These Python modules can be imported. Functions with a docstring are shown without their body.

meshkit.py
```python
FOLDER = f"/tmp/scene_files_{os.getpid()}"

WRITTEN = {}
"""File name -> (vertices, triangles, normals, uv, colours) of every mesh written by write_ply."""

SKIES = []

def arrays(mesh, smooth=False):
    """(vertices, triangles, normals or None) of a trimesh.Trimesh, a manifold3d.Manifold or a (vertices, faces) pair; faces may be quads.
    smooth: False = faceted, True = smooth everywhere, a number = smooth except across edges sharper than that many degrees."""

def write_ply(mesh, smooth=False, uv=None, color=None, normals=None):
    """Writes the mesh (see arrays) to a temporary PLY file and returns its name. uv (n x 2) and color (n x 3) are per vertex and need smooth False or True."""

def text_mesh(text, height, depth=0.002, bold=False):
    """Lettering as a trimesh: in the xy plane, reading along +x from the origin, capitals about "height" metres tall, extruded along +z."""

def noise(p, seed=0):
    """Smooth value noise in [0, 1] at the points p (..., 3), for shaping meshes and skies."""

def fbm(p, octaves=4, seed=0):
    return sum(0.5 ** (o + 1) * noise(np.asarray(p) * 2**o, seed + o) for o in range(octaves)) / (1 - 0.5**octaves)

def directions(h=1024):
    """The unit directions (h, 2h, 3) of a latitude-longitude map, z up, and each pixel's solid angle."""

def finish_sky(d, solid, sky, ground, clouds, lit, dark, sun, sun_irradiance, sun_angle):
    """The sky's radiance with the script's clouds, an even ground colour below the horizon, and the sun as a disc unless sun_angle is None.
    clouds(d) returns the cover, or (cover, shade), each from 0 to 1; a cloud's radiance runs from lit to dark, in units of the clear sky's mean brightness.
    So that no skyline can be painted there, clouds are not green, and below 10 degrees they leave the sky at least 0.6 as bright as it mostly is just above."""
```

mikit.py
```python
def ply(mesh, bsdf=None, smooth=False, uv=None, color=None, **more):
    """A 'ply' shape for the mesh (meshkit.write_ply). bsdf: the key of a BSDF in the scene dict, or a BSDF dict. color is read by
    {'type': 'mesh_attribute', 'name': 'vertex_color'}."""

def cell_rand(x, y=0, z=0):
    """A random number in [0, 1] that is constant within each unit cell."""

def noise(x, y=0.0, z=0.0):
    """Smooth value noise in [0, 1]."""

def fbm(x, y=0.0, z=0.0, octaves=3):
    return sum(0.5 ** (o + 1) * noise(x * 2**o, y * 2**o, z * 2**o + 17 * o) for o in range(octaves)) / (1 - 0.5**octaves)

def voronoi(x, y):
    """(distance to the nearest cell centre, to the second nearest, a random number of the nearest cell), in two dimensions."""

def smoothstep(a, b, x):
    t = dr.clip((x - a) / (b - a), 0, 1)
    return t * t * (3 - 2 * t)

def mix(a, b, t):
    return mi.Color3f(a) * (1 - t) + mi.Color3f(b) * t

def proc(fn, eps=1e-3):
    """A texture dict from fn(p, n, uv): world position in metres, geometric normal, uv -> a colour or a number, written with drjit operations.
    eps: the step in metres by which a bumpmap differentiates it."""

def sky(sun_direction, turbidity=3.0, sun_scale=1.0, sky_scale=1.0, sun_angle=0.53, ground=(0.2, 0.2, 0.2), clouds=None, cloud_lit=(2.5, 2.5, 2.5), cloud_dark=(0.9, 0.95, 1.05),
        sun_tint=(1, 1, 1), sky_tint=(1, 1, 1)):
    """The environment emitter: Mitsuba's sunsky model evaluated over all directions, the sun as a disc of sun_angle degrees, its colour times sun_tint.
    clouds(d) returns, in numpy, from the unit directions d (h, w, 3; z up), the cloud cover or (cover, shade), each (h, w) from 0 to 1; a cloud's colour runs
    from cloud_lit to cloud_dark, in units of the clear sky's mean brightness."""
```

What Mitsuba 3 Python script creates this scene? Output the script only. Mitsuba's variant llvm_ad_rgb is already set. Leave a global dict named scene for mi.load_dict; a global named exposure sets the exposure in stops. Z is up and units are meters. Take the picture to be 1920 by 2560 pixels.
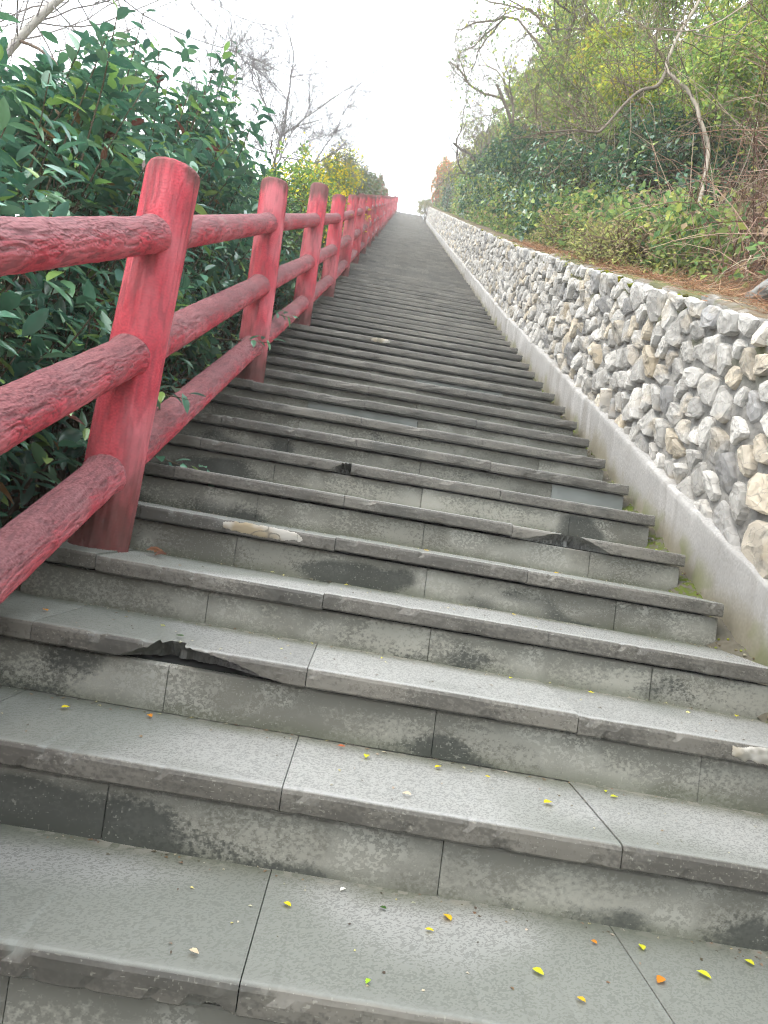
import math
import numpy as np, trimesh, mitsuba as mi, drjit as dr
import mikit, meshkit
from mikit import proc, noise, fbm, smoothstep, mix, cell_rand
from scipy.spatial import Voronoi
import manifold3d as m3

T = mi.ScalarTransform4f
scene, labels = {}, {}

# ------------------------------------------------------------------ camera, sky, exposure
F, YAW, PITCH, ROLL = 1799.0, 0.0245, 0.0562, 0.1298
CAM = np.array([0.0811, -0.9484, 0.5697])
def cam_axes():
    cy, sy, cp, sp = math.cos(YAW), math.sin(YAW), math.cos(PITCH), math.sin(PITCH)
    f = np.array([sy * cp, cy * cp, sp]); r0 = np.array([cy, -sy, 0.0]); u0 = np.cross(r0, f)
    return math.cos(ROLL) * r0 + math.sin(ROLL) * u0, -math.sin(ROLL) * r0 + math.cos(ROLL) * u0, f
CR, CU, CF = cam_axes()
scene['camera'] = {'type': 'perspective', 'fov': math.degrees(2 * math.atan(960 / F)), 'fov_axis': 'x',
                   'near_clip': 0.05, 'far_clip': 500.0,
                   'to_world': T().look_at(origin=CAM.tolist(), target=(CAM + CF).tolist(), up=CU.tolist())}
scene['sky'] = mikit.sky((-0.45, -0.30, 0.84), turbidity=4, sun_scale=0.16, sun_angle=28, sky_scale=1.0,
                         clouds=lambda d: (np.ones(d.shape[:2]), 1 - np.clip(d[..., 2], 0, 1)),     # overcast: the zenith clearly brighter as the low sky
                         cloud_lit=(3.22, 3.42, 3.56), cloud_dark=(1.94, 2.08, 2.22))
exposure = 3.68

# ------------------------------------------------------------------ the slope
H, DEP, SKEW, Q, TH = 0.15, 0.3102, -0.0165, -0.0401, 0.0424
def tilt(k): return 0.0 if k <= 0 else 0.004 if k == 1 else 0.010 if k == 2 else 0.012   # the worn treads lean back a little
M0 = H / DEP
YTOP = 50.0
def zs(y):
    y = np.asarray(y, float); yc = np.clip(y, -3.5, YTOP)
    return M0 * yc + np.maximum(0, yc - 6.5) * 0.0235
def step_z(k): return float(zs(k * DEP))
KMIN, KMAX, KNEAR = -4, int(YTOP / DEP), 36

# ------------------------------------------------------------------ small helpers
count = {}
def key_for(base):
    n = count.get(base, 0); count[base] = n + 1
    return base if n == 0 else f'{base}_{n:03d}'
def put(base, mesh, bsdf, smooth=False, uv=None, color=None, **lab):
    k = key_for(base)
    scene[k] = mikit.ply(mesh, bsdf, smooth=smooth, uv=uv, color=color)
    if lab: labels[k] = lab
    return k
def norm(v): return v / np.maximum(np.linalg.norm(v, axis=-1, keepdims=True), 1e-9)
def cat(parts):
    vs, fs, o = [], [], 0
    for v, f in parts:
        vs.append(v); fs.append(np.asarray(f) + o); o += len(v)
    return np.vstack(vs), np.vstack(fs)
def grid_faces(nu, nv, closed_v=False):
    i, j = np.meshgrid(np.arange(nu - 1), np.arange(nv if closed_v else nv - 1), indexing='ij')
    a = i * nv + j; b = (i + 1) * nv + j; c = (i + 1) * nv + (j + 1) % nv; d = i * nv + (j + 1) % nv
    return np.vstack([np.stack([a, b, c], -1).reshape(-1, 3), np.stack([a, c, d], -1).reshape(-1, 3)])
def tube(pts, rad, sides=4):
    pts = np.asarray(pts, float); n = len(pts); rad = np.broadcast_to(np.asarray(rad, float), (n,))
    t = norm(np.gradient(pts, axis=0)); ref = np.array([0.31, 0.2, 0.93]) if abs(t[0][2]) < 0.8 else np.array([0.95, 0.3, 0.1])
    a = norm(np.cross(t, ref)); b = np.cross(t, a)
    an = np.arange(sides) * 2 * np.pi / sides
    v = pts[:, None] + rad[:, None, None] * (np.cos(an)[None, :, None] * a[:, None] + np.sin(an)[None, :, None] * b[:, None])
    return v.reshape(-1, 3), grid_faces(n, sides, True)[:, ::-1]

# ------------------------------------------------------------------ materials
def C3(v): return mi.Color3f(*v)
def tread_color(p, n, uv):
    tone = 0.78 + 0.44 * uv.x
    g = C3((0.200, 0.203, 0.196)) * tone
    big = fbm(p.x * 2.3, p.y * 2.3, p.z * 2.3, octaves=3)
    g = g * (0.78 + 0.44 * big)
    a, b = p.x * 0.8 + p.y * 0.6, p.y * 0.8 - p.x * 0.6
    wx = noise(a * 70, b * 70, 1.0)
    pit = smoothstep(0.46, 0.66, 0.75 * noise(a * 270 + wx * 3, b * 390 + wx, 2.0) + 0.25 * noise(a * 560, b * 700, 3.0))
    top = smoothstep(0.008, 0.030, uv.y)
    g = g * mi.Color3f(1 - 0.30 * pit * top)
    # rounded nosing is rubbed pale, moss-green dirt in the inner corner
    rub = smoothstep(0.10, 0.02, uv.y) * top
    g = mix(g, C3((0.255, 0.257, 0.255)), rub * 0.6)
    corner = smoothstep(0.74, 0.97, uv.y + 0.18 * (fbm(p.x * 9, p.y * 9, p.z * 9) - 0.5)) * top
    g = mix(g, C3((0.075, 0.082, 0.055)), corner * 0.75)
    crumbs = smoothstep(0.90, 0.96, uv.y + 0.05 * noise(p.x * 40)) * top * smoothstep(0.45, 0.6, noise(p.x * 70, p.y * 90))
    g = mix(g, C3((0.19, 0.185, 0.16)), crumbs * 0.7)
    # noise blotches darken the treads, more of them toward the left
    left_dark = smoothstep(0.50, 0.70, fbm(p.x * 1.7 + 3, p.y * 2.2, p.z * 1.9) + 0.30 * smoothstep(0.4, -0.7, p.x))
    g = mix(g, C3((0.085, 0.094, 0.078)), left_dark * 0.65)
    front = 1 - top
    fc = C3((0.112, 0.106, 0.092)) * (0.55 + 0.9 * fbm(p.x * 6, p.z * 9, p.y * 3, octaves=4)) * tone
    streak = smoothstep(0.55, 0.8, noise(p.x * 16, p.z * 2))
    fc = mix(fc, C3((0.14, 0.137, 0.12)), streak * 0.25)
    black = smoothstep(0.60, 0.80, fbm(p.x * 5 + 9, p.z * 7, p.y * 5, octaves=4) + 0.12 * smoothstep(0.2, -0.8, p.x))
    fc = mix(fc, C3((0.04, 0.042, 0.036)), black * 0.8)
    fg = 0.6 * noise(p.x * 160 + p.z * 60, p.z * 200, p.y * 90) + 0.4 * noise(p.x * 380, p.z * 430, p.y * 200)
    fl = smoothstep(0.40, 0.62, 0.45 * fg + 0.55 * fbm(p.x * 6 + 14, p.z * 12, p.y * 4, octaves=3))
    fc = mix(fc, C3((0.045, 0.043, 0.038)), fl * 0.60)
    fleck = smoothstep(0.78, 0.90, noise(p.x * 260, p.z * 330, p.y * 200))
    fc = mix(fc, C3((0.25, 0.25, 0.21)), fleck * 0.35)
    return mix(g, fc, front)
def stone_bump(p, n, uv):
    return fbm(p.x * 70, p.y * 110, p.z * 90, octaves=3) + 0.5 * noise(p.x * 14, p.y * 14, p.z * 14)
def riser_color(p, n, uv):
    tone = 0.82 + 0.36 * uv.x
    g = C3((0.235, 0.234, 0.205)) * tone * (0.70 + 0.6 * fbm(p.x * 4, p.z * 6, p.y * 4, octaves=3))
    grain = 0.62 * noise(p.x * 150 + p.z * 60, p.z * 190 - p.x * 50, p.y * 60) + 0.38 * noise(p.x * 370 + p.z * 120, p.z * 460 - p.x * 110, p.y * 60)
    patch = fbm(p.x * 5 + 4, p.z * 8, p.y * 4, octaves=4)
    lich = smoothstep(0.39, 0.62, 0.40 * grain + 0.60 * patch + 0.10 * smoothstep(0.6, 1.0, uv.y) + 0.04 * smoothstep(0.4, -0.8, p.x))
    g = mix(g, C3((0.070, 0.069, 0.058)), lich * 0.60)
    pale = smoothstep(0.50, 0.68, fbm(p.x * 7 + 20, p.z * 9, p.y * 5, octaves=3)) * smoothstep(0.40, 0.62, grain)
    g = mix(g, C3((0.30, 0.30, 0.27)), pale * 0.75)
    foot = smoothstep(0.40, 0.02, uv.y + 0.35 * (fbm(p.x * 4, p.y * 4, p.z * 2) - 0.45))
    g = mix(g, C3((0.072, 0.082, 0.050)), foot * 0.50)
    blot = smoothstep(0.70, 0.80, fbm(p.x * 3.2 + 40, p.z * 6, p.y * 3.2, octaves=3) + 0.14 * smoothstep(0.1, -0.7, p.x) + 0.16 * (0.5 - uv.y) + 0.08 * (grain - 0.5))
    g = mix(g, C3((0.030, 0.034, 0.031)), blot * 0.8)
    fleck = smoothstep(0.78, 0.90, noise(p.x * 240, p.z * 300, p.y * 160))
    return mix(g, C3((0.32, 0.32, 0.28)), fleck * 0.30)
def new_stone_color(p, n, uv):
    g = C3((0.21, 0.225, 0.215)) * (0.8 + 0.4 * fbm(p.x * 9, p.z * 12, p.y * 5))
    return mix(g, C3((0.12, 0.13, 0.12)), smoothstep(0.55, 0.75, fbm(p.x * 6 + 7, p.z * 9, p.y * 4)) * 0.6)
def patch_color(p, n, uv):
    g = mix(C3((0.38, 0.37, 0.34)), C3((0.28, 0.235, 0.16)), smoothstep(0.42, 0.62, fbm(p.x * 14, p.z * 20, p.y * 9)))
    crack = smoothstep(0.03, 0.0, dr.abs(noise(p.x * 22, p.z * 16, p.y * 8) - 0.5))
    g = mix(g, C3((0.10, 0.095, 0.08)), crack * 0.8)
    return mix(g, C3((0.16, 0.155, 0.13)), smoothstep(0.52, 0.66, fbm(p.x * 25 + 5, p.z * 30, p.y * 9)) * 0.8)
def broken_color(p, n, uv):
    return C3((0.060, 0.062, 0.060)) * (0.5 + 1.0 * fbm(p.x * 30, p.z * 60, p.y * 30))
def kerb_color(p, n, uv):
    g = C3((0.315, 0.312, 0.305)) * (0.78 + 0.44 * fbm(p.x * 3, p.y * 3, p.z * 3, octaves=4))
    drip = fbm(p.y * 16, p.z * 1.6, 0.3, octaves=3)
    g = mix(g, C3((0.22, 0.21, 0.195)), smoothstep(0.48, 0.72, drip) * 0.6)
    g = mix(g, C3((0.42, 0.415, 0.41)), smoothstep(0.60, 0.74, fbm(p.y * 11 + 5, p.z * 2.2, 2.0)) * 0.5)
    g = g * (0.86 + 0.28 * noise(p.y * 150, p.z * 150, p.x * 150))
    low = smoothstep(0.09, -0.04, uv.y + 0.14 * (fbm(p.y * 6, p.z * 6) - 0.5))
    g = mix(g, C3((0.17, 0.15, 0.09)), low * 0.7)
    return mix(g, C3((0.14, 0.17, 0.05)), smoothstep(0.55, 0.7, fbm(p.y * 8, p.z * 8, 5.0)) * low * 0.45)
def mortar_color(p, n, uv):
    g = C3((0.215, 0.211, 0.200)) * (0.55 + 0.95 * fbm(p.x * 50, p.y * 50, p.z * 50, octaves=3)) * (0.7 + 0.6 * fbm(p.y * 3, p.z * 3, 1.0))
    g = mix(g, C3((0.12, 0.09, 0.055)), smoothstep(0.6, 0.9, n.z) * 0.9)
    return mix(g, C3((0.10, 0.105, 0.04)), smoothstep(0.6, 0.9, uv.y) * smoothstep(0.5, 0.62, fbm(p.y * 6, p.z * 6, 8.0)) * 0.8)
def wallstone_color(p, n, uv):
    base = mix(C3((0.415, 0.408, 0.388)), C3((0.43, 0.385, 0.31)), smoothstep(0.86, 0.96, uv.x))
    base = mix(base, C3((0.25, 0.25, 0.25)), smoothstep(0.14, 0.05, uv.x)) * (0.72 + 0.48 * uv.y)
    base = base * (0.68 + 0.6 * fbm(p.x * 13, p.y * 13, p.z * 13, octaves=4))
    vein = smoothstep(0.035, 0.0, dr.abs(fbm(p.x * 17, p.y * 12, p.z * 17) - 0.5))
    base = mix(base, C3((0.19, 0.18, 0.165)), vein * 0.45)
    rust = smoothstep(0.58, 0.74, fbm(p.x * 7 + 3, p.y * 7, p.z * 7))
    base = mix(base, C3((0.44, 0.35, 0.22)), rust * 0.28)
    return mix(base, C3((0.15, 0.15, 0.14)), smoothstep(0.60, 0.70, fbm(p.x * 22 + 9, p.y * 22, p.z * 22)) * 0.5)
def wallstone_bump(p, n, uv):
    return fbm(p.x * 24, p.y * 24, p.z * 24, octaves=4)
def red_relief(p, uv):
    s, t = p.y * 0.9 + p.z * 0.436, p.z * 0.9 - p.y * 0.436
    wv = noise(p.x * 22, t * 22, s * 16)
    rails = fbm(p.x * 125 + wv * 2.0, t * 125 + wv * 2.0, s * 22 + wv * 4, octaves=2)
    post = fbm(p.x * 66, p.y * 66, p.z * 9 + 2 * noise(p.x * 30, p.y * 30, p.z * 10), octaves=2)
    return dr.select(uv.y > 1, rails, post)
def red_color(p, n, uv):
    # uv.x: along the log (m), uv.y > 1.5 for rails
    rail = smoothstep(1.0, 1.5, uv.y)
    g = C3((0.55, 0.066, 0.094)) * (0.72 + 0.5 * fbm(p.x * 7, p.y * 7, p.z * 5, octaves=3))
    sand = noise(p.x * 230, p.y * 230, p.z * 230)
    g = g * (0.82 + 0.36 * sand)
    # chalky, bleached paint where rain and sun reach it
    chalk = smoothstep(0.36, 0.70, fbm(p.x * 9 + 2, p.y * 9, p.z * 4, octaves=4))
    g = mix(g, C3((0.60, 0.20, 0.23)), chalk * 0.72)
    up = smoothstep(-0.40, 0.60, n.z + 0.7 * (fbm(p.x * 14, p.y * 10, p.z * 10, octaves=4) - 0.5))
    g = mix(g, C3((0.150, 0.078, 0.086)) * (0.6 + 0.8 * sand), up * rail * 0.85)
    rel = red_relief(p, uv)
    groove = smoothstep(0.54, 0.26, rel) * (0.40 + 0.20 * rail)
    g = mix(g, C3((0.085, 0.040, 0.048)), groove * 0.75)
    head = smoothstep(1.09, 1.17, uv.x + 0.16 * (fbm(p.x * 26, p.y * 26, p.z * 3) - 0.5)) * (1 - rail)
    g = mix(g, C3((0.13, 0.075, 0.068)), head * 0.8)
    drip = smoothstep(0.58, 0.74, fbm(p.x * 38, p.y * 38, p.z * 2.2)) * smoothstep(0.5, 1.0, uv.x) * (1 - rail)
    g = mix(g, C3((0.12, 0.045, 0.05)), drip * 0.6)
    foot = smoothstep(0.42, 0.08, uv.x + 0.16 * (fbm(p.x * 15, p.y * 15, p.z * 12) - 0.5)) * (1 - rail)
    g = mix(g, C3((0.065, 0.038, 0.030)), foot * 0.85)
    lich = smoothstep(0.70, 0.80, fbm(p.x * 12 + 31, p.y * 12, p.z * 12)) * up * rail
    return mix(g, C3((0.26, 0.22, 0.17)), lich * 0.25)
def red_bump(p, n, uv):
    return 1.6 * red_relief(p, uv) + 0.4 * noise(p.x * 230, p.y * 230, p.z * 230)
def soil_color(p, n, uv):
    g = mix(C3((0.085, 0.062, 0.042)), C3((0.15, 0.095, 0.06)), fbm(p.x * 5, p.y * 5, p.z * 5, octaves=4))
    return mix(g, C3((0.05, 0.06, 0.028)), smoothstep(0.45, 0.65, fbm(p.x * 1.3, p.y * 1.3, p.z * 1.3)))
def bumped(color, bump, scale, rough, spec=0.35, eps=1e-3):
    return {'type': 'twosided', 'n': {'type': 'bumpmap', 't': proc(bump, eps), 'scale': scale,
            'b': {'type': 'principled', 'base_color': proc(color), 'roughness': rough, 'specular': spec}}}
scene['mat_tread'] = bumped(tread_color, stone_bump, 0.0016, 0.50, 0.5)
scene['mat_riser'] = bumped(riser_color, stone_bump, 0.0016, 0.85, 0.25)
scene['mat_new_stone'] = bumped(new_stone_color, stone_bump, 0.001, 0.7, 0.3)
scene['mat_patch'] = bumped(patch_color, stone_bump, 0.002, 0.9, 0.2)
scene['mat_broken'] = bumped(broken_color, stone_bump, 0.004, 0.9, 0.2)
scene['mat_kerb'] = bumped(kerb_color, stone_bump, 0.0014, 0.9, 0.2)
scene['mat_mortar'] = bumped(mortar_color, stone_bump, 0.006, 0.95, 0.1)
scene['mat_wallstone'] = bumped(wallstone_color, wallstone_bump, 0.008, 0.8, 0.3)
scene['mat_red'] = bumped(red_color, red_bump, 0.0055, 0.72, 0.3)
def gap_color(p, n, uv):
    g = mix(C3((0.135, 0.125, 0.10)), C3((0.075, 0.07, 0.055)), fbm(p.x * 60, p.y * 60, p.z * 60))
    return mix(g, C3((0.085, 0.11, 0.025)), smoothstep(0.52, 0.64, fbm(p.y * 7, p.z * 7, 4.0)) * smoothstep(0.35, 0.6, noise(p.x * 90, p.y * 90, p.z * 90)))
scene['mat_gap'] = {'type': 'twosided', 'b': {'type': 'diffuse', 'reflectance': proc(gap_color)}}
scene['mat_soil'] = {'type': 'twosided', 'b': {'type': 'diffuse', 'reflectance': proc(soil_color)}}
VC = {'type': 'mesh_attribute', 'name': 'vertex_color'}
scene['mat_leaf'] = {'type': 'blendbsdf', 'weight': 0.35,
    'a': {'type': 'twosided', 'b': {'type': 'principled', 'base_color': VC, 'roughness': 0.22, 'specular': 0.9}},
    'b': {'type': 'principledthin', 'base_color': VC, 'roughness': 0.5, 'diff_trans': 1.1, 'spec_trans': 0.0, 'eta': 1.4}}
scene['mat_thin_leaf'] = {'type': 'principledthin', 'base_color': VC, 'roughness': 0.6, 'diff_trans': 0.7, 'spec_trans': 0.0, 'eta': 1.35}
scene['mat_twig'] = {'type': 'twosided', 'b': {'type': 'diffuse', 'reflectance': VC}}

# ------------------------------------------------------------------ terrain
def terrain_z(X, Y):
    b = zs(Y)
    left = b - 0.16 - 0.28 * np.clip(-0.85 - X, 0, 30)
    mid = b - 0.55
    u = np.maximum(X - 1.62, 0)
    right = b + 0.80 + 0.45 * np.minimum(u, 0.7) + 0.95 * np.clip(u - 0.7, 0, 12) + 0.25 * np.maximum(u - 12.7, 0)
    z = np.where(X < -0.86, left, np.where(X > 1.60, right, mid))
    wob = meshkit.fbm(np.stack([X * 0.9, Y * 0.9, X * 0 + 3.3], -1), 4) - 0.5
    return z + np.where((X > 1.75), 0.30, np.where(X < -1.0, 0.10, 0.0)) * wob
xs = np.unique(np.concatenate([np.linspace(-120, -8, 18), np.linspace(-8, -0.88, 30), [-0.84, -0.80, 1.40, 1.58, 1.61], np.linspace(1.66, 5, 46), np.linspace(5, 16, 24), np.linspace(16, 120, 16)]))
ys = np.unique(np.concatenate([np.linspace(-120, -4, 14), np.linspace(-4, 8, 90), np.linspace(8, 55, 120), np.linspace(55, 200, 16)]))
gx, gy = np.meshgrid(xs, ys, indexing='ij')
put('ground', (np.stack([gx, gy, terrain_z(gx, gy)], -1).reshape(-1, 3), grid_faces(len(xs), len(ys))), 'mat_soil', smooth=True,
    label='brown soil of the slope on both sides of the stairs', kind='structure')

# ------------------------------------------------------------------ staircase
XL, XR = -0.80, 1.202
def overhang(k): return 0.036 if 7 <= k <= 16 else 0.022
rs = np.random.default_rng(5)
JIT = {k: (rs.normal(0, 0.003), rs.normal(0, 0.0015)) for k in range(KMIN, KMAX + 2)}
def world(k, X, yl, z):           # local (along, into the flight, up) of step k -> world
    X = np.asarray(X, float)
    return np.stack([X, k * DEP + JIT[k][0] + SKEW * X + yl, step_z(k) + JIT[k][1] + Q * X + z], -1)
def core_mesh():
    prof = []
    for k in range(KMIN, KMAX + 1):
        y0 = k * DEP + 0.05
        prof += [(y0, step_z(k - 1) - 0.02), (y0, step_z(k) - TH - 0.008)]
    prof += [(YTOP + 3, step_z(KMAX) - 0.06), (YTOP + 3, step_z(KMAX) - 3), (KMIN * DEP, step_z(KMIN) - 2.5)]
    prof = np.array(prof); n = len(prof)
    a = np.column_stack([np.full(n, XL + 0.02), prof[:, 0] + SKEW * XL, prof[:, 1] + Q * XL])
    b = np.column_stack([np.full(n, XR - 0.02), prof[:, 0] + SKEW * XR, prof[:, 1] + Q * XR])
    i = np.arange(n); j = (i + 1) % n
    return np.vstack([a, b]), np.vstack([np.stack([i, j, j + n], -1), np.stack([i, j + n, i + n], -1)])
cv, cf = core_mesh()
put('staircase', (cv, cf), 'mat_broken', kind='structure', label='long straight flight of grey stone steps climbing the hill', uv=np.full((len(cv), 2), 0.5))
def slab_profile(depth, th, rr=0.011):
    return np.array([(depth, -th), (0.005, -th), (0.0006, -th + 0.004), (0.0, -th * 0.5), (0.0003, -0.0085), (0.0026, -0.0026), (rr, 0.0), (depth * 0.5, 0.0), (depth, 0.0)])
def tread_slab(k, x0, x1, rng, fine):
    depth = DEP + overhang(k + 1) + 0.02
    P = slab_profile(depth, TH)
    n = max(2, int((x1 - x0) / fine) + 1); X = np.linspace(x0, x1, n); m = len(P)
    y = np.repeat(P[None, :, 0], n, 0); z = np.repeat(P[None, :, 1], n, 0)
    if fine < 0.2:
        w = meshkit.fbm(np.stack([X * 9 + k * 7.1, X * 0 + k, X * 0], -1), 3) - 0.5
        w2 = meshkit.noise(np.stack([X * 45 + k * 3.3, X * 0 + k + 9, X * 0], -1))
        bite = np.clip(w2 - 0.78, 0, 1) * 0.022
        y += w[:, None] * 0.007 * (P[:, 0] < 0.1)
        y[:, 1] += bite; y[:, 2] += bite; z[:, 1] += bite * 0.4; z[:, 2] += bite * 0.6
        w3 = meshkit.noise(np.stack([X * 38 + k * 5.7, X * 0 + k + 4, X * 0 + 2], -1)); b3 = np.clip(w3 - 0.80, 0, 1) * 0.03
        for q in (4, 5, 6): y[:, q] += b3; z[:, q] -= b3 * 0.5
    z = z + tilt(k) * y / DEP + (rng.normal(0, 0.0012) if fine < 0.2 else 0)
    v = world(k, np.repeat(X[:, None], m, 1), y + rng.normal(0, 0.0015), z).reshape(-1, 3)
    f = grid_faces(n, m, True)
    cap = np.array([[0, i, i + 1] for i in range(1, m - 1)])
    f = np.vstack([f, cap[:, ::-1], cap + (n - 1) * m])
    uv = np.column_stack([np.full(len(v), rng.random()), np.tile(np.clip(P[:, 0] / DEP, 0, 1), n)])
    return v, f, uv
def riser_slab(k, x0, x1, rng, fine):
    o = overhang(k); zb = step_z(k - 1) - step_z(k)
    top, bot = -TH - 0.005, zb + tilt(k - 1) * 0.9 - 0.002
    n = max(2, int((x1 - x0) / fine) + 1); X = np.linspace(x0, x1, n)
    hs = np.array([0, 0.05, 0.35, 0.7, 0.96, 1.0]) if fine < 0.2 else np.array([0, 1.0])
    Z = bot + (top - bot) * hs; m = len(hs)
    Y = np.full((n, m), o) + rng.normal(0, 0.0025)
    if fine < 0.2:
        Y += (meshkit.fbm(np.stack([X[:, None] * 6 + 0 * Z, Z[None] * 9 + k * 3.0 + 0 * X[:, None], 0 * X[:, None] + 0 * Z], -1), 3) - 0.5) * 0.006
        Y[:, -1] += 0.003
        Y[0] += 0.002; Y[-1] += 0.002
    front = world(k, np.repeat(X[:, None], m, 1), Y, np.repeat(Z[None], n, 0)).reshape(-1, 3)
    back = world(k, np.repeat(X[:, None], m, 1), Y * 0 + 0.048, np.repeat(Z[None], n, 0)).reshape(-1, 3)
    N = n * m; f0 = grid_faces(n, m)
    edge = []
    for i in range(n - 1): edge += [(i * m, (i + 1) * m), ((i + 1) * m + m - 1, i * m + m - 1)]
    for j in range(m - 1): edge += [(j + 1, j), ((n - 1) * m + j, (n - 1) * m + j + 1)]
    side = [t for a, b in edge for t in ((a, b, b + N), (a, b + N, a + N))]
    v = np.vstack([front, back]); f = np.vstack([f0, f0[:, ::-1] + N, np.array(side)[:, ::-1]])
    hv = np.tile(np.repeat(hs[None], n, 0).ravel(), 2)
    return v, f, np.column_stack([np.full(len(v), rng.random()), hv])
TJ = lambda k: [XL + rs.normal(0, 0.008), -0.597, 0.0, 0.593, XR + rs.normal(0, 0.006)]
RJ = lambda k: [XL + 0.012, -0.30, 0.29, 0.88, XR - 0.006 + rs.normal(0, 0.004)]
def carve(v, f, cuts):
    tm = trimesh.Trimesh(v, f, process=False); trimesh.repair.fix_normals(tm); f = tm.faces
    man = m3.Manifold(m3.Mesh(np.asarray(v, np.float32), np.asarray(f, np.uint32)))
    if man.status() != m3.Error.NoError: return None
    for c in cuts: man = man - c
    mm = man.to_mesh(); return np.asarray(mm.vert_properties[:, :3], float), np.asarray(mm.tri_verts)
def blob(k, xa, xb, deep, high, seed, prof=((0, .10, .26, .36, .62, .8, 1), (0.02, .35, .96, 1, .72, .35, .02))):
    """A rough broken-out hollow under the nosing of step k."""
    r = np.random.default_rng(seed); pts = []
    for t in np.linspace(0, 1, 31):
        s = float(np.interp(t, *prof)); skew = r.uniform(0.93, 1.02)
        for fz, fy in ((1.0, 0.55), (0.55, 1.0), (0.0, 1.05)):
            pts.append((xa + (xb - xa) * t, deep * s * fy * r.uniform(0.75, 1.1), -TH - 0.006 + high * s * skew * fz * r.uniform(0.85, 1.1)))
        pts.append((xa + (xb - xa) * t, -0.03, -TH - 0.006 + high * s * skew * r.uniform(0.9, 1.08)))
        pts.append((xa + (xb - xa) * t, -0.03, -TH - 0.012))
    pts = np.array(pts).reshape(31, 5, 3)
    secs = []
    for i in range(30):
        w = world(k, pts[i:i + 2, :, 0].ravel(), pts[i:i + 2, :, 1].ravel(), pts[i:i + 2, :, 2].ravel())
        secs.append(m3.Manifold.hull_points(w))
    return m3.Manifold.batch_boolean(secs, m3.OpType.Add)
CHIPS = {(2, 1): [(-0.43, -0.015, 0.10, 0.053, 1)], (5, 3): [(0.62, 0.95, 0.09, 0.051, 2, ((0, .4, .6, .75, 1), (.02, .9, 1, .7, .02)))], (6, 1): [(-0.09, 0.02, 0.08, 0.056, 3, ((0, .5, .9, 1), (.02, .8, 1, .9)))], (0, 1): [(-0.06, 0.02, 0.03, 0.022, 4)]}
NEWR = {(9, 1), (7, 3), (12, 2)}
far_t, far_r = [], []
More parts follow.
